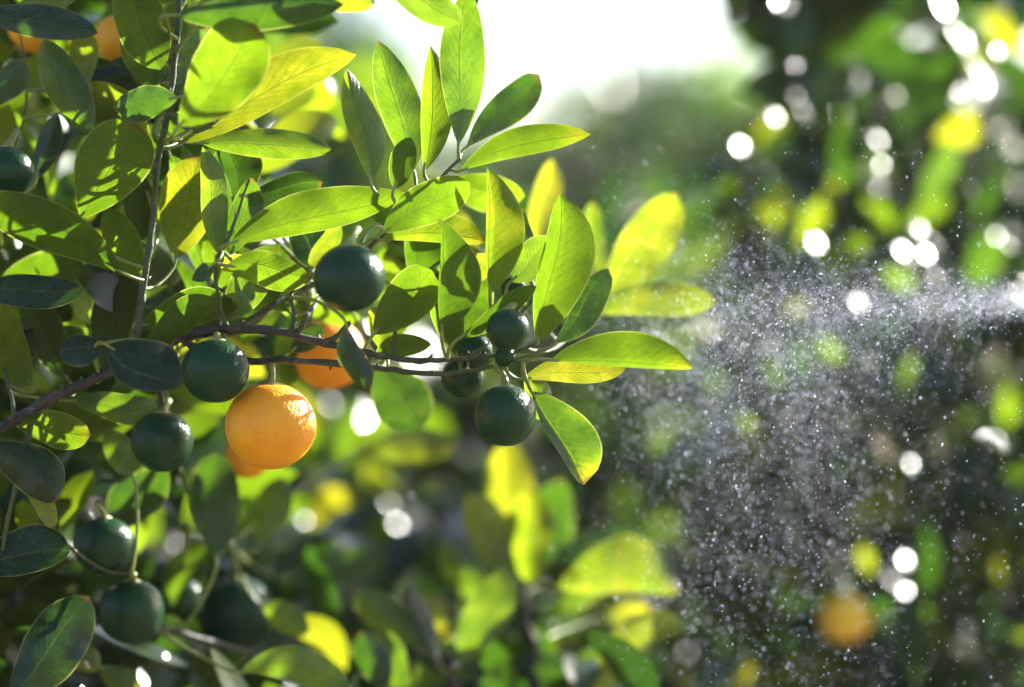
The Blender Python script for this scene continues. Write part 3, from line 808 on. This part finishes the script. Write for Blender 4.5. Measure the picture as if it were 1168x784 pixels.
# more leaves of the fruiting branch, behind and between the ones above
KEEP_CLEAR = [(308, 486, 62), (399, 317, 50), (246, 423, 46), (577, 474, 48), (579, 376, 34), (185, 504, 42), (118, 622, 40), (150, 698, 44), (310, 425, 16), (8, 196, 34), (374, 408, 34)]
anchors = []
for q, o in BRANCH_PTS[tree.name]:
    k = PX(q.y)
    ax, ay = 584 + q.x / k, 392 - (q.z - CAM.z) / k
    if -30 < ax < 605 and -30 < ay < 470 and q.y < 0.09: anchors.append((ax, ay, q.y))
made = tries = 0
while made < 74 and tries < 4000:
    tries += 1
    ax, ay, aY = random.choice(anchors)
    ang = random.gauss(0.7, 1.0) if ax > 250 else random.uniform(-2.4, 2.6)
    ln = random.uniform(70, 135)
    bx, by = ax + random.uniform(-14, 14) + 12 * math.cos(ang), ay + random.uniform(-14, 14) - 12 * math.sin(ang)
    tx, ty = bx + ln * math.cos(ang), by - ln * math.sin(ang)
    if tx > 640 or (tx > 330 and ty < 200) or ty > 520 or (ty > 425 and tx > 230): continue
    if any(math.hypot(bx + (tx - bx) * u - fx, by + (ty - by) * u - fy) < fr for fx, fy, fr in KEEP_CLEAR for u in (0.0, 0.25, 0.5, 0.75, 1.0)): continue
    yb = aY + random.uniform(0.012, 0.07)
    mid = P((bx + tx) / 2, (by + ty) / 2, yb)
    shade = False
    for q in ((350, 462, 0.0), (340, 445, 0.0), (352, 490, 0.0), (437, 305, -.03), (437, 320, -.03), (212, 490, .03), (600, 365, 0), (600, 455, 0)):
        w_ = mid - P(*q)
        t_ = w_.dot(SUN)
        if t_ > 0 and (w_ - SUN * t_).length < ln * 0.5 * PX(yb): shade = True
    if shade: continue
    hw = ln * random.uniform(0.17, 0.25)
    asy = random.uniform(0.6, 1.35)
    tn_ = random.choice((0.06, 0.12, 0.3, 0.42, 0.55, 0.62, 0.7, 0.8, 0.9)) if ax > 200 else random.choice((0.04, 0.08, 0.12, 0.3, 0.45, 0.6, 0.75))
    leaf(T, (bx, by), (tx, ty), hw * asy, hw / asy, tone=tn_, Yb=yb, Yt=yb + random.uniform(-0.01, 0.03), dl=random.uniform(-0.2, 0.9), dr=random.uniform(-0.2, 0.9),
         bow=random.uniform(-7, 7), top=random.choice((1, -1, -1)))
    made += 1

# foliage of the same tree further in: dense on the left, thinning to the right
n = 900
px = np.clip(RNG.beta(1.0, 1.7, n) * 560 - 120, -140, 460)
py = RNG.uniform(-120, 900, n)
Y = 0.07 + RNG.random(n) ** 1.2 * 0.55
keep = ~((px > 330) & (py < 330)) & ~((px > 270) & (py > 390) & (py < 560) & (Y < 0.2))
px, py, Y = px[keep], py[keep], Y[keep]
# twigs overhead, above the picture, that shade the leaves on the left
m = 60
px = np.concatenate([px, RNG.uniform(180, 600, m)]); py = np.concatenate([py, RNG.uniform(-330, -50, m)]); Y = np.concatenate([Y, RNG.uniform(0.05, 0.24, m)])
m = 130
px = np.concatenate([px, RNG.uniform(-20, 560, m)]); py = np.concatenate([py, RNG.uniform(560, 860, m)]); Y = np.concatenate([Y, RNG.uniform(0.16, 0.5, m)])
n = len(px)
c = pix_points(px, py, Y)
d = rand_unit(n) * 0.9 + np.array((0.25, -0.1, -0.1))
nrm = rand_unit(n) * 0.9 + np.array((0.25, -0.1, 0.75))
sz, tt = RNG.uniform(0.042, 0.072, n), tones_mix(n, 0.58, 0.25)
tt = np.where(py > 540, tt * 0.55, tt)  # shade low in the crown is put into the leaf tone
ok = ~in_the_gaps(c + d / np.linalg.norm(d, axis=1, keepdims=True) * sz[:, None] * 0.5)
c, d, nrm, sz, tt = add_lit(c[ok], d[ok], nrm[ok], sz[ok], tt[ok], LIT_T)
c, d, nrm, sz, tt = add_glints(c, d, nrm, sz, tt, GL_T)
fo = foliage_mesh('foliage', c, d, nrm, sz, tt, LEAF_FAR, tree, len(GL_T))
fo['kind'] = 'stuff'


# ------------------------------------------------------------------ FRUIT
def fruit(name, px, py, r, Y, attach, label, mat, cat, squash=0.94, group=None, tilt=0.0, seg=40, rings=26):
    C_ = P(px, py, Y)
    R = r * PX(Y)
    top = C_ + Vector((0, 0, R * squash * 0.93))
    mb = MB()
    verts, fs, uv = [], [], []
    lump = [random.uniform(0, 6.28) for _ in range(4)]
    for i in range(rings + 1):
        th = math.pi * i / rings
        for j in range(seg):
            ph = 2 * math.pi * j / seg
            rr = R * (1 + 0.020 * math.sin(2 * ph + lump[2]) * math.sin(th) + 0.016 * math.sin(3 * ph + lump[0]) * math.sin(th) + 0.012 * math.sin(5 * ph + lump[1]) * math.sin(2 * th) + 0.015 * math.cos(2 * th + lump[3]))
            z = math.cos(th) * squash
            # dimple at the stem end, small nipple at the blossom end
            z -= 0.10 * math.exp(-(th / 0.22) ** 2)
            z += 0.035 * math.exp(-((math.pi - th) / 0.10) ** 2)
            verts.append(C_ + Vector((rr * math.sin(th) * math.cos(ph), rr * math.sin(th) * math.sin(ph), R * z)))
            uv.append((0, 0))
    for i in range(rings):
        for j in range(seg):
            fs.append((i * seg + j, (i + 1) * seg + j, (i + 1) * seg + (j + 1) % seg, i * seg + (j + 1) % seg))
    mb.add([tuple(v) for v in verts], fs, uv)
    o = mb.build(name, mat, None, origin=C_)
    tag(o, label, cat, group)
    A = P(*attach) if not isinstance(attach, Vector) else attach
    s = MB()
    pts, rr = smooth_path([top - Vector((0, 0, R * 0.02)), top.lerp(A, 0.4) + Vector((0.0006, 0, 0.001)), top.lerp(A, 0.8), A], [0.0023, 0.0014, 0.0013, 0.0019], 4)
    s.tube(pts, rr, 8)
    st = s.build('stem', STEM, o, origin=top)
    cx = MB()
    m = 10
    vv, ff = [tuple(top + Vector((0, 0, 0.0012 + R * 0.05)))], []
    for j in range(m):
        a = 2 * math.pi * j / m
        q = R * (0.30 if j % 2 == 0 else 0.14)
        vv.append(tuple(top + Vector((q * math.cos(a), q * math.sin(a), R * 0.045 - q * 0.10))))
    vv.append(tuple(top + Vector((0, 0, -R * 0.08))))
    for j in range(m):
        ff.append((0, 1 + j, 1 + (j + 1) % m)); ff.append((m + 1, 1 + (j + 1) % m, 1 + j))
    cx.add(vv, ff)
    cx.build('calyx', CALYX, st, origin=top)
    return o


GG, GO = 'unripe green fruit on the tree', 'ripe oranges on the tree'
G, O_ = RIND_GREEN, RIND_ORANGE
fruit('ripe_orange', 308, 486, 52, 0.0, (311, 414, 0.0), 'large bright ripe orange in sharp focus hanging alone under the branch', O_, 'orange', 0.965, GO)
fruit('green_fruit', 399, 317, 40.5, -0.045, (408, 262, 0.03), 'smooth dark green fruit among the leaves above the branch, white glint on its right', G, 'citrus fruit', 0.97, GG)
fruit('green_fruit', 246, 423, 38.5, -0.012, (247, 380, 0.0), 'matt dark green fruit hanging just left above the ripe orange', RIND_WRINKLED, 'citrus fruit', 0.96, GG)
fruit('green_fruit', 577, 474, 36.5, -0.006, (566, 416, 0.0), 'lowest sharp green fruit at the branch tip, wrinkled rind with pale sheen', RIND_WRINKLED, 'citrus fruit', 0.97, GG)
fruit('green_fruit', 579, 376, 24.5, -0.018, (596, 345, 0.01), 'small round green fruit right beside the big upright leaf at the branch tip', G, 'citrus fruit', 1.0, GG)
fruit('green_fruit', 541, 401, 21, 0.02, (552, 378, 0.02), 'small green fruit half hidden behind the twigs left of the tip cluster', G, 'citrus fruit', 1.0, GG)
fruit('green_fruit', 528, 430, 24, 0.025, (535, 405, 0.02), 'shaded green fruit behind the twigs, just under the branch tip', G, 'citrus fruit', 1.0, GG)
fruit('green_fruit', 576, 407, 12, 0.0, (580, 396, 0.0), 'tiny green fruit between the two round fruits at the branch tip', G, 'citrus fruit', 1.0, GG)
fruit('green_fruit', 585, 329, 14, 0.02, (598, 350, 0.02), 'tiny dark green fruit peeping out under the glowing upright leaf', G, 'citrus fruit', 1.0, GG)
fruit('ripe_orange', 374, 404, 42, 0.13, (372, 350, 0.06), 'ripe orange behind the branch twigs, partly covered by a folded leaf', O_, 'orange', 0.97, GO)
fruit('ripe_orange', 282, 520, 27, 0.15, (270, 470, 0.12), 'small blurred orange peeping out beneath the large sharp orange', O_, 'orange', 0.97, GO)
fruit('green_fruit', 185, 504, 36, 0.03, (192, 458, 0.05), 'dark green fruit lower left of the ripe orange, bright glint at upper right', G, 'citrus fruit', 0.97, GG)
fruit('green_fruit', 118, 622, 36, 0.06, (112, 575, 0.03), 'blurred green fruit above a sunlit one in the shady lower left', G, 'citrus fruit', 0.92, GG)
fruit('green_fruit', 150, 698, 38, 0.07, (152, 656, 0.05), 'green fruit with half of its right side sunlit white, low on the left', G, 'citrus fruit', 0.97, GG)
fruit('green_fruit', 269, 700, 44, 0.20, (262, 620, 0.13), 'large very blurred green fruit low down under the oranges', G, 'citrus fruit', 0.96, GG)
fruit('green_fruit', 204, 684, 28, 0.17, (214, 600, 0.12), 'blurred dark fruit in deep shade between two larger green fruits', G, 'citrus fruit', 0.98, GG)
fruit('green_fruit', 8, 196, 31, -0.01, (20, 150, 0.0), 'bluish green fruit cut off by the left edge of the picture', G, 'citrus fruit', 0.96, GG)
fruit('ripe_orange', 36, 32, 30, 0.10, (30, -40, 0.08), 'blurred orange behind dark leaves in the top left corner', O_, 'orange', 0.97, GO)
fruit('ripe_orange', 138, 46, 30, 0.09, (150, 5, 0.06), 'orange mostly covered by leaves beside the upright shoot, top left', O_, 'orange', 0.97, GO)

# ------------------------------------------------------------------ YOUNG SHRUB BELOW THE BRANCH
SH = P(600, 700, 0.2)
shrub = empty('citrus_shrub', (SH.x, 0.2, 0.0))
tag(shrub, 'blurred young citrus shrub with glowing yellow leaves rising below the branch tip', 'shrub')
branch(shrub, 'stem', [(SH.x + 0.01, 0.2, 0.0), (SH.x - 0.01, 0.21, 0.4), (SH.x + 0.005, 0.2, 0.8)] + px_path([(612, 800), (602, 720), (596, 660)], 0.25), [0.012, 0.010, 0.008, 0.005, 0.0035, 0.002])
branch(shrub, 'stem', [(SH.x - 0.01, 0.21, 0.4), (SH.x - 0.02, 0.2, 0.8)] + px_path([(520, 800), (500, 750), (480, 720)], 0.20), [0.006, 0.006, 0.004, 0.003, 0.002])
S = shrub
leaf(S, (588, 655), (580, 500), 30, 30, tone=0.92, Yb=0.25, Yt=0.26, top=-1)
leaf(S, (578, 660), (532, 562), 22, 26, tone=0.82, Yb=0.24)
leaf(S, (606, 668), (602, 556), 26, 26, tone=0.78, Yb=0.24, top=-1)
leaf(S, (618, 655), (640, 545), 24, 26, tone=0.35, Yb=0.27)
leaf(S, (632, 640), (732, 604), 18, 16, tone=0.10, Yb=0.27, Yt=0.27, dl=1.0, dr=-1.2)
leaf(S, (634, 672), (776, 676), 44, 20, tone=0.78, bow=18, Yb=0.23, Yt=0.23, dl=0.3, dr=-0.2)
leaf(S, (526, 756), (580, 650), 24, 26, tone=0.68, Yb=0.19, Yt=0.20)
leaf(S, (500, 755), (466, 668), 12, 12, tone=0.06, Yb=0.19, dl=-0.8, dr=0.8)
leaf(S, (478, 740), (405, 670), 20, 22, tone=0.62, Yb=0.19)
leaf(S, (520, 730), (480, 680), 16, 14, tone=0.98, Yb=0.29)
leaf(S, (440, 790), (412, 720), 20, 20, tone=0.15, Yb=0.15)
leaf(S, (470, 800), (430, 715), 16, 16, tone=0.5, Yb=0.17)
leaf(S, (610, 765), (622, 715), 18, 18, tone=0.78, Yb=0.29)
leaf(S, (690, 705), (742, 700), 16, 16, tone=0.92, Yb=0.31)
leaf(S, (560, 770), (470, 750), 14, 14, tone=0.2, Yb=0.21)
leaf(S, (560, 760), (690, 770), 20, 20, tone=0.15, Yb=0.25)
leaf(S, (640, 700), (700, 640), 18, 18, tone=0.7, Yb=0.3)
leaf(S, (560, 700), (505, 620), 18, 18, tone=0.6, Yb=0.3)
leaf(S, (650, 760), (740, 740), 18, 18, tone=0.45, Yb=0.27)
leaf(S, (470, 790), (520, 740), 18, 18, tone=0.6, Yb=0.22)
leaf(S, (600, 720), (520, 690), 14, 16, tone=0.1, Yb=0.30)
n = 190
px = RNG.normal(600, 80, n); py = RNG.uniform(720, 1250, n); Y = RNG.uniform(0.16, 0.42, n)
c = pix_points(px, py, Y)
c = c[~in_the_gaps(c)]
n = len(c)
fo = foliage_mesh('foliage', c, rand_unit(n) + np.array((0, -0.1, 0.3)), rand_unit(n) + np.array((0.2, -0.2, 0.9)), RNG.uniform(0.04, 0.065, n), tones_mix(n, 0.65, 0.25), LEAF_FAR, shrub)
fo['kind'] = 'stuff'


# ------------------------------------------------------------------ TREES BEHIND
def back_tree(name, label, base, height, crown_pts, size, tones, glints=(), lit=(), trunk_r=0.035, up=0.7, group='citrus trees behind the spray', nlimb=6, jit=1.0):
    """base: world x, y. crown_pts: leaf bases in the world; glints: (px, py, Y, length) of leaves that mirror the sun."""
    root = empty(name, (base[0], base[1], 0.0))
    tag(root, label, 'tree', group)
    x, y = base
    branch(root, 'trunk', [(x, y, 0), (x + 0.02, y, height * 0.3), (x - 0.01, y + 0.01, height * 0.6), (x + 0.015, y, height * 0.92)], [trunk_r, trunk_r * 0.85, trunk_r * 0.65, trunk_r * 0.2], n=12)
    cen = crown_pts
    for k in range(nlimb):
        e = cen[RNG.integers(0, len(cen))]
        z0 = height * random.uniform(0.2, 0.55)
        s0 = Vector((x, y, z0)); e = Vector(e)
        m = s0.lerp(e, 0.5) + Vector((0, 0, 0.05))
        branch(root, 'branch', [s0, m, e], [trunk_r * 0.45, trunk_r * 0.3, trunk_r * 0.1], n=7, sub=4)
    n = len(cen)
    d = rand_unit(n) * jit
    nrm = rand_unit(n) * 0.8 + np.array((0.15, -0.1, up))
    t = tones
    c = cen
    sz = size
    ok = ~in_the_gaps(c + d / np.linalg.norm(d, axis=1, keepdims=True) * sz[:, None] * 0.5)
    c, d, nrm, sz, t = add_lit(c[ok], d[ok], nrm[ok], sz[ok], t[ok], lit)
    c, d, nrm, sz, t = add_glints(c, d, nrm, sz, t, glints)
    foliage_mesh('crown', c, d, nrm, sz, t, LEAF_FAR, root, len(glints))
    return root


def blob_points(n, fn):
    """rejection sampling in (px, py, Y)."""
    out = []
    while len(out) < n:
        q = fn()
        if q is not None: out.append(q)
    a = np.array(out)
    return pix_points(a[:, 0], a[:, 1], a[:, 2])


def clumpy(px, py, Y, s=90.0, seed=0.0):
    return math.sin(px / s + 1.3 * seed) * math.sin(py / (s * 0.8) + 2.1 * seed) + 0.6 * math.sin(px / (s * 0.45) + py / (s * 0.6) + Y * 9 + seed)


# right-hand tree: dark, fills the right of the picture
def right_fn():
    px = random.uniform(800, 1330); py = random.uniform(-140, 1500); Y = random.uniform(0.5, 1.1)
    edge = 850 + 30 * math.sin(py / 45.0) + (60 if py < 40 else 0) - min(60, max(0, (py - 250) * 0.3))
    if px < edge: return None
    if px > 1200 and py < (px - 1200) * 1.6 - 60: return None
    if clumpy(px, py, Y, 70, 0.4) < random.uniform(-1.3, -0.3): return None
    return (px, py, Y)


n = 6500
cp = blob_points(n, right_fn)
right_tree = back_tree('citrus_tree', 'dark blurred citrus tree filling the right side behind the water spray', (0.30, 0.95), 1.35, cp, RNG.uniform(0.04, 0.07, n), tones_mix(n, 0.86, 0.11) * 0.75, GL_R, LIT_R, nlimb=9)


# centre tree behind the spray
def mid_fn():
    px = random.uniform(520, 900); py = random.uniform(150, 1500); Y = random.uniform(1.1, 1.9)
    if py < 215 + 60 * abs(math.sin(px / 60.0)) - (50 if px > 800 else 0): return None
    if clumpy(px, py, Y, 80, 1.7) < random.uniform(-1.3, -0.3): return None
    return (px, py, Y)


n = 3400
cp = blob_points(n, mid_fn)
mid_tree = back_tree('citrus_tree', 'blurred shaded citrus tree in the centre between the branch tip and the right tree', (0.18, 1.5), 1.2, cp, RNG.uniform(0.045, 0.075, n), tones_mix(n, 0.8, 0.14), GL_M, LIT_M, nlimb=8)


# left-back tree, lit leaves and bokeh under the orange
def lback_fn():
    px = random.uniform(-200, 600); py = random.uniform(380, 1500); Y = random.uniform(0.6, 1.3)
    if py < 430 and px > 300: return None
    if clumpy(px, py, Y, 75, 3.1) < random.uniform(-1.3, -0.2): return None
    return (px, py, Y)


n = 2300
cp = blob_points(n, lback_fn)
lback_tree = back_tree('citrus_tree', 'blurred low citrus tree below and behind the ripe orange', (-0.15, 1.0), 1.05, cp, RNG.uniform(0.045, 0.07, n), np.where(cp[:, 2] < 1.12, 0.55, 1.0) * tones_mix(n, 0.6, 0.25), GL_L, LIT_L, nlimb=7)  # lower leaves get a darker tone in place of deeper shade


# pale trees far off against the sky
def far_fn(x0, x1, top, Y0, Y1, seed):
    def fn():
        px = random.uniform(x0, x1); py = random.uniform(top - 30, 900); Y = random.uniform(Y0, Y1)
        u = (px - x0) / (x1 - x0)
        t = top + 110 * abs(2 * u - 1) ** 4 + 22 * math.sin(px / 17.0 + seed) + 14 * math.sin(px / 7.0)
        if py < t: return None
        if clumpy(px, py, Y, 45, seed) < random.uniform(-1.4, -0.4): return None
        return (px, py, Y)
    return fn


for (x0, x1, top, Y0, Y1, seed, lab) in ((585, 930, 92, 4.2, 5.6, 0.3, 'far pale tree against the white sky, right of the upper leaf sprig'),
                                         (760, 1010, 120, 3.6, 5.0, 2.2, 'far tree behind the upper edge of the right dark tree'),
                                         (400, 660, 190, 4.6, 6.0, 4.4, 'far low tree behind the sharp upper leaves'),
                                         (120, 470, 30, 2.2, 3.4, 5.9, 'tall sunlit tree behind the upper left leaves')):
    n = 4600
    cp = blob_points(n, far_fn(x0, x1, top, Y0, Y1, seed))
    xm = P((x0 + x1) / 2, 0, (Y0 + Y1) / 2)
    back_tree('distant_tree', lab, (xm.x, xm.y), 1.2, cp, RNG.uniform(0.07, 0.11, n), tones_mix(n, 0.72, 0.22), GL_F if seed == 0.3 else (), trunk_r=0.06, group='distant trees', nlimb=5)

# oranges in the trees behind
fruit('ripe_orange', 963, 705, 29, 0.50, (968, 640, 0.7), 'blurred orange low in the right dark tree', RIND_BRIGHTENED, 'orange', 0.97, GO)


# ------------------------------------------------------------------ WATER SPRAY
def icosphere():
    t = (1 + 5 ** 0.5) / 2
    v = np.array([(-1, t, 0), (1, t, 0), (-1, -t, 0), (1, -t, 0), (0, -1, t), (0, 1, t), (0, -1, -t), (0, 1, -t), (t, 0, -1), (t, 0, 1), (-t, 0, -1), (-t, 0, 1)], dtype=float)
    v /= np.linalg.norm(v[0])
    f = np.array([(0, 11, 5), (0, 5, 1), (0, 1, 7), (0, 7, 10), (0, 10, 11), (1, 5, 9), (5, 11, 4), (11, 10, 2), (10, 7, 6), (7, 1, 8), (3, 9, 4), (3, 4, 2), (3, 2, 6), (3, 6, 8), (3, 8, 9), (4, 9, 5), (2, 4, 11), (6, 2, 10), (8, 6, 7), (9, 8, 1)])
    return v, f


def spray(n_jet, n_fan, n_up):
    q = []
    # jet coming in from the right, widening to the left
    t = RNG.random(n_jet)
    x = 1230 - t * 560
    y = 342 + RNG.normal(size=n_jet) * (6.5 + 66 * t ** 1.3) + 10 * t
    q.append(np.stack([x, y, 0.10 + RNG.normal(size=n_jet) * (0.03 + 0.10 * t)], 1))
    # curtain falling below the jet
    x = 862 + RNG.normal(size=n_fan) * 115
    y = 330 + RNG.gamma(1.7, 115, n_fan)
    x = x - (y - 330) * 0.10
    q.append(np.stack([x, y, 0.10 + np.where(RNG.random(n_fan) < 0.64, RNG.normal(size=n_fan) * 0.05, 0.22 + RNG.normal(size=n_fan) * 0.08)], 1))
    # loose drops all round
    x = RNG.uniform(640, 1200, n_up); y = RNG.uniform(130, 800, n_up)
    q.append(np.stack([x, y, RNG.uniform(-0.04, 0.35, n_up)], 1))
    q = np.concatenate(q)
    # the cloud thins out towards the branch and is torn into drifts
    X_, Y_ = q[:, 0], q[:, 1]
    edge = 1 / (1 + np.exp(-(X_ - 662 - 22 * np.sin(Y_ / 37.0) - np.abs(Y_ - 400) * 0.15) / 38.0))
    drift = 0.74 + 0.22 * np.sin(X_ / 41.0 + Y_ / 63.0) * np.sin(Y_ / 49.0 - X_ / 90.0) + 0.14 * np.sin(X_ / 17.0 - Y_ / 23.0 + 2 * np.sin(Y_ / 40.0))
    drift[:n_jet] = 0.95
    q = q[(RNG.random(len(q)) < edge * np.clip(drift, 0.08, 1)) & (Y_ < 860) & (q[:, 2] > -0.12) & (q[:, 2] < 0.5) & ~((X_ < 805) & (q[:, 2] < 0.05))]
    # a few stray drops much nearer to the lens
    st_ = np.stack([RNG.uniform(700, 1180, 60), RNG.uniform(200, 780, 60), RNG.uniform(-0.40, -0.12, 60)], 1)
    q = np.concatenate([q, st_])
    n = len(q)
    c = pix_points(q[:, 0], q[:, 1], q[:, 2])
    r = 0.00007 + RNG.gamma(1.2, 0.000043, n)
    r = np.minimum(r, 0.0005)
    v, f = icosphere()
    st = np.stack([np.ones(n), np.ones(n), RNG.uniform(1.3, 3.0, n)], 1)       # drops stretched as they fall
    a = RNG.normal(size=n) * 0.35 + 0.15
    jet = np.exp(-((q[:, 1] - 342) / 45.0) ** 2) * (q[:, 0] > 860)
    a = a + jet * 1.4
    V = v[None] * r[:, None, None] * st[:, None, :]
    ca, sa = np.cos(a)[:, None], np.sin(a)[:, None]
    X = V[:, :, 0] * ca + V[:, :, 2] * sa
    Z = -V[:, :, 0] * sa + V[:, :, 2] * ca
    V = np.stack([X, V[:, :, 1], Z], 2) + c[:, None, :]
    F = (f[None] + (np.arange(n) * 12)[:, None, None]).reshape(-1, 3)
    me = bpy.data.meshes.new('water_spray')
    V = V.reshape(-1, 3)
    me.vertices.add(len(V)); me.vertices.foreach_set('co', V.astype(np.float32).ravel())
    me.loops.add(F.size); me.loops.foreach_set('vertex_index', F.astype(np.int32).ravel())
    me.polygons.add(len(F))
    me.polygons.foreach_set('loop_start', (np.arange(len(F)) * 3).astype(np.int32))
    me.polygons.foreach_set('loop_total', np.full(len(F), 3, dtype=np.int32))
    me.polygons.foreach_set('use_smooth', np.ones(len(F), dtype=bool))
    me.materials.append(WATER)
    me.update(calc_edges=True)
    o = bpy.data.objects.new('water_spray', me)
    COL.objects.link(o)
    return tag(o, 'fine spray of water drops shot from the right and falling in front of the dark trees', 'water spray', kind='stuff')


spray(20000, 38000, 6500)

# ------------------------------------------------------------------ GROUND
mb = MB()
mb.add([(-100, -100, 0), (100, -100, 0), (100, 100, 0), (-100, 100, 0)], [(0, 1, 2, 3)])
g = mb.build('ground', ground_material(), None, smooth=False)
tag(g, 'pale dry soil of the orchard under the trees', 'ground', kind='structure')

# ------------------------------------------------------------------ ADDED HAZE
hm, hnt, hout = new_mat('glare_haze')
pv = node(hnt, 'ShaderNodeVolumePrincipled', inp={'Density': 0.0022, 'Anisotropy': 0.3, 'Color': (0.94, 0.96, 1.0, 1)})  # volume added to veil the far trees like glare in the lens
hnt.links.new(pv.outputs[0], hout.inputs['Volume'])
mb = MB()
A, Z0, Z1 = 101.0, -1.0, 2.6
mb.add([(-A, -A, Z0), (A, -A, Z0), (A, A, Z0), (-A, A, Z0), (-A, -A, Z1), (A, -A, Z1), (A, A, Z1), (-A, A, Z1)],
       [(3, 2, 1, 0), (4, 5, 6, 7), (0, 1, 5, 4), (1, 2, 6, 5), (2, 3, 7, 6), (3, 0, 4, 7)])
hz = mb.build('haze', hm, None, smooth=False)
tag(hz, 'thin haze added over the whole orchard for the veil of backlit lens glare', 'haze', kind='stuff')

# ------------------------------------------------------------------ LIGHT, SKY, CAMERA
w = bpy.data.worlds.new('World')
scene.world = w
w.use_nodes = True
nt = w.node_tree
nt.nodes.clear()
sky = nt.nodes.new('ShaderNodeTexSky')
sky.sky_type = 'NISHITA'
sky.sun_disc = False
sky.sun_elevation = math.asin(SUN.z)
sky.sun_rotation = math.atan2(SUN.x, SUN.y)
sky.air_density = 1.0
sky.dust_density = 2.0
sky.ozone_density = 1.0
bg = nt.nodes.new('ShaderNodeBackground')
bg.inputs['Strength'].default_value = 0.070
wo = nt.nodes.new('ShaderNodeOutputWorld')
nt.links.new(sky.outputs[0], bg.inputs['Color'])
nt.links.new(bg.outputs[0], wo.inputs['Surface'])

sl = bpy.data.lights.new('sun', 'SUN')
sl.energy = 5.0
sl.angle = math.radians(0.5)
sl.color = (1.0, 0.96, 0.90)
so = bpy.data.objects.new('sun', sl)
so.rotation_euler = (-SUN).to_track_quat('-Z', 'Y').to_euler()
so.location = (3, 3, 4)
COL.objects.link(so)

cd = bpy.data.cameras.new('camera')
cd.lens = FL
cd.sensor_width = SW
cd.clip_start = 0.05
cd.clip_end = 1000
cd.dof.use_dof = True
cd.dof.focus_distance = 1.06
cd.dof.aperture_fstop = 2.8
co = bpy.data.objects.new('camera', cd)
co.location = CAM
co.rotation_euler = (math.radians(90), 0, 0)
COL.objects.link(co)
scene.camera = co

scene.view_settings.view_transform = 'Standard'
scene.view_settings.look = 'None'
scene.view_settings.exposure = 2.15
scene.view_settings.gamma = 1.0
scene.view_settings.use_curve_mapping = False
scene.cycles.use_denoising = True
scene.cycles.max_bounces = 8
scene.cycles.diffuse_bounces = 4
scene.cycles.glossy_bounces = 3
scene.cycles.transmission_bounces = 6
scene.cycles.sample_clamp_indirect = 8.0
scene.cycles.caustics_reflective = False
scene.cycles.caustics_refractive = False
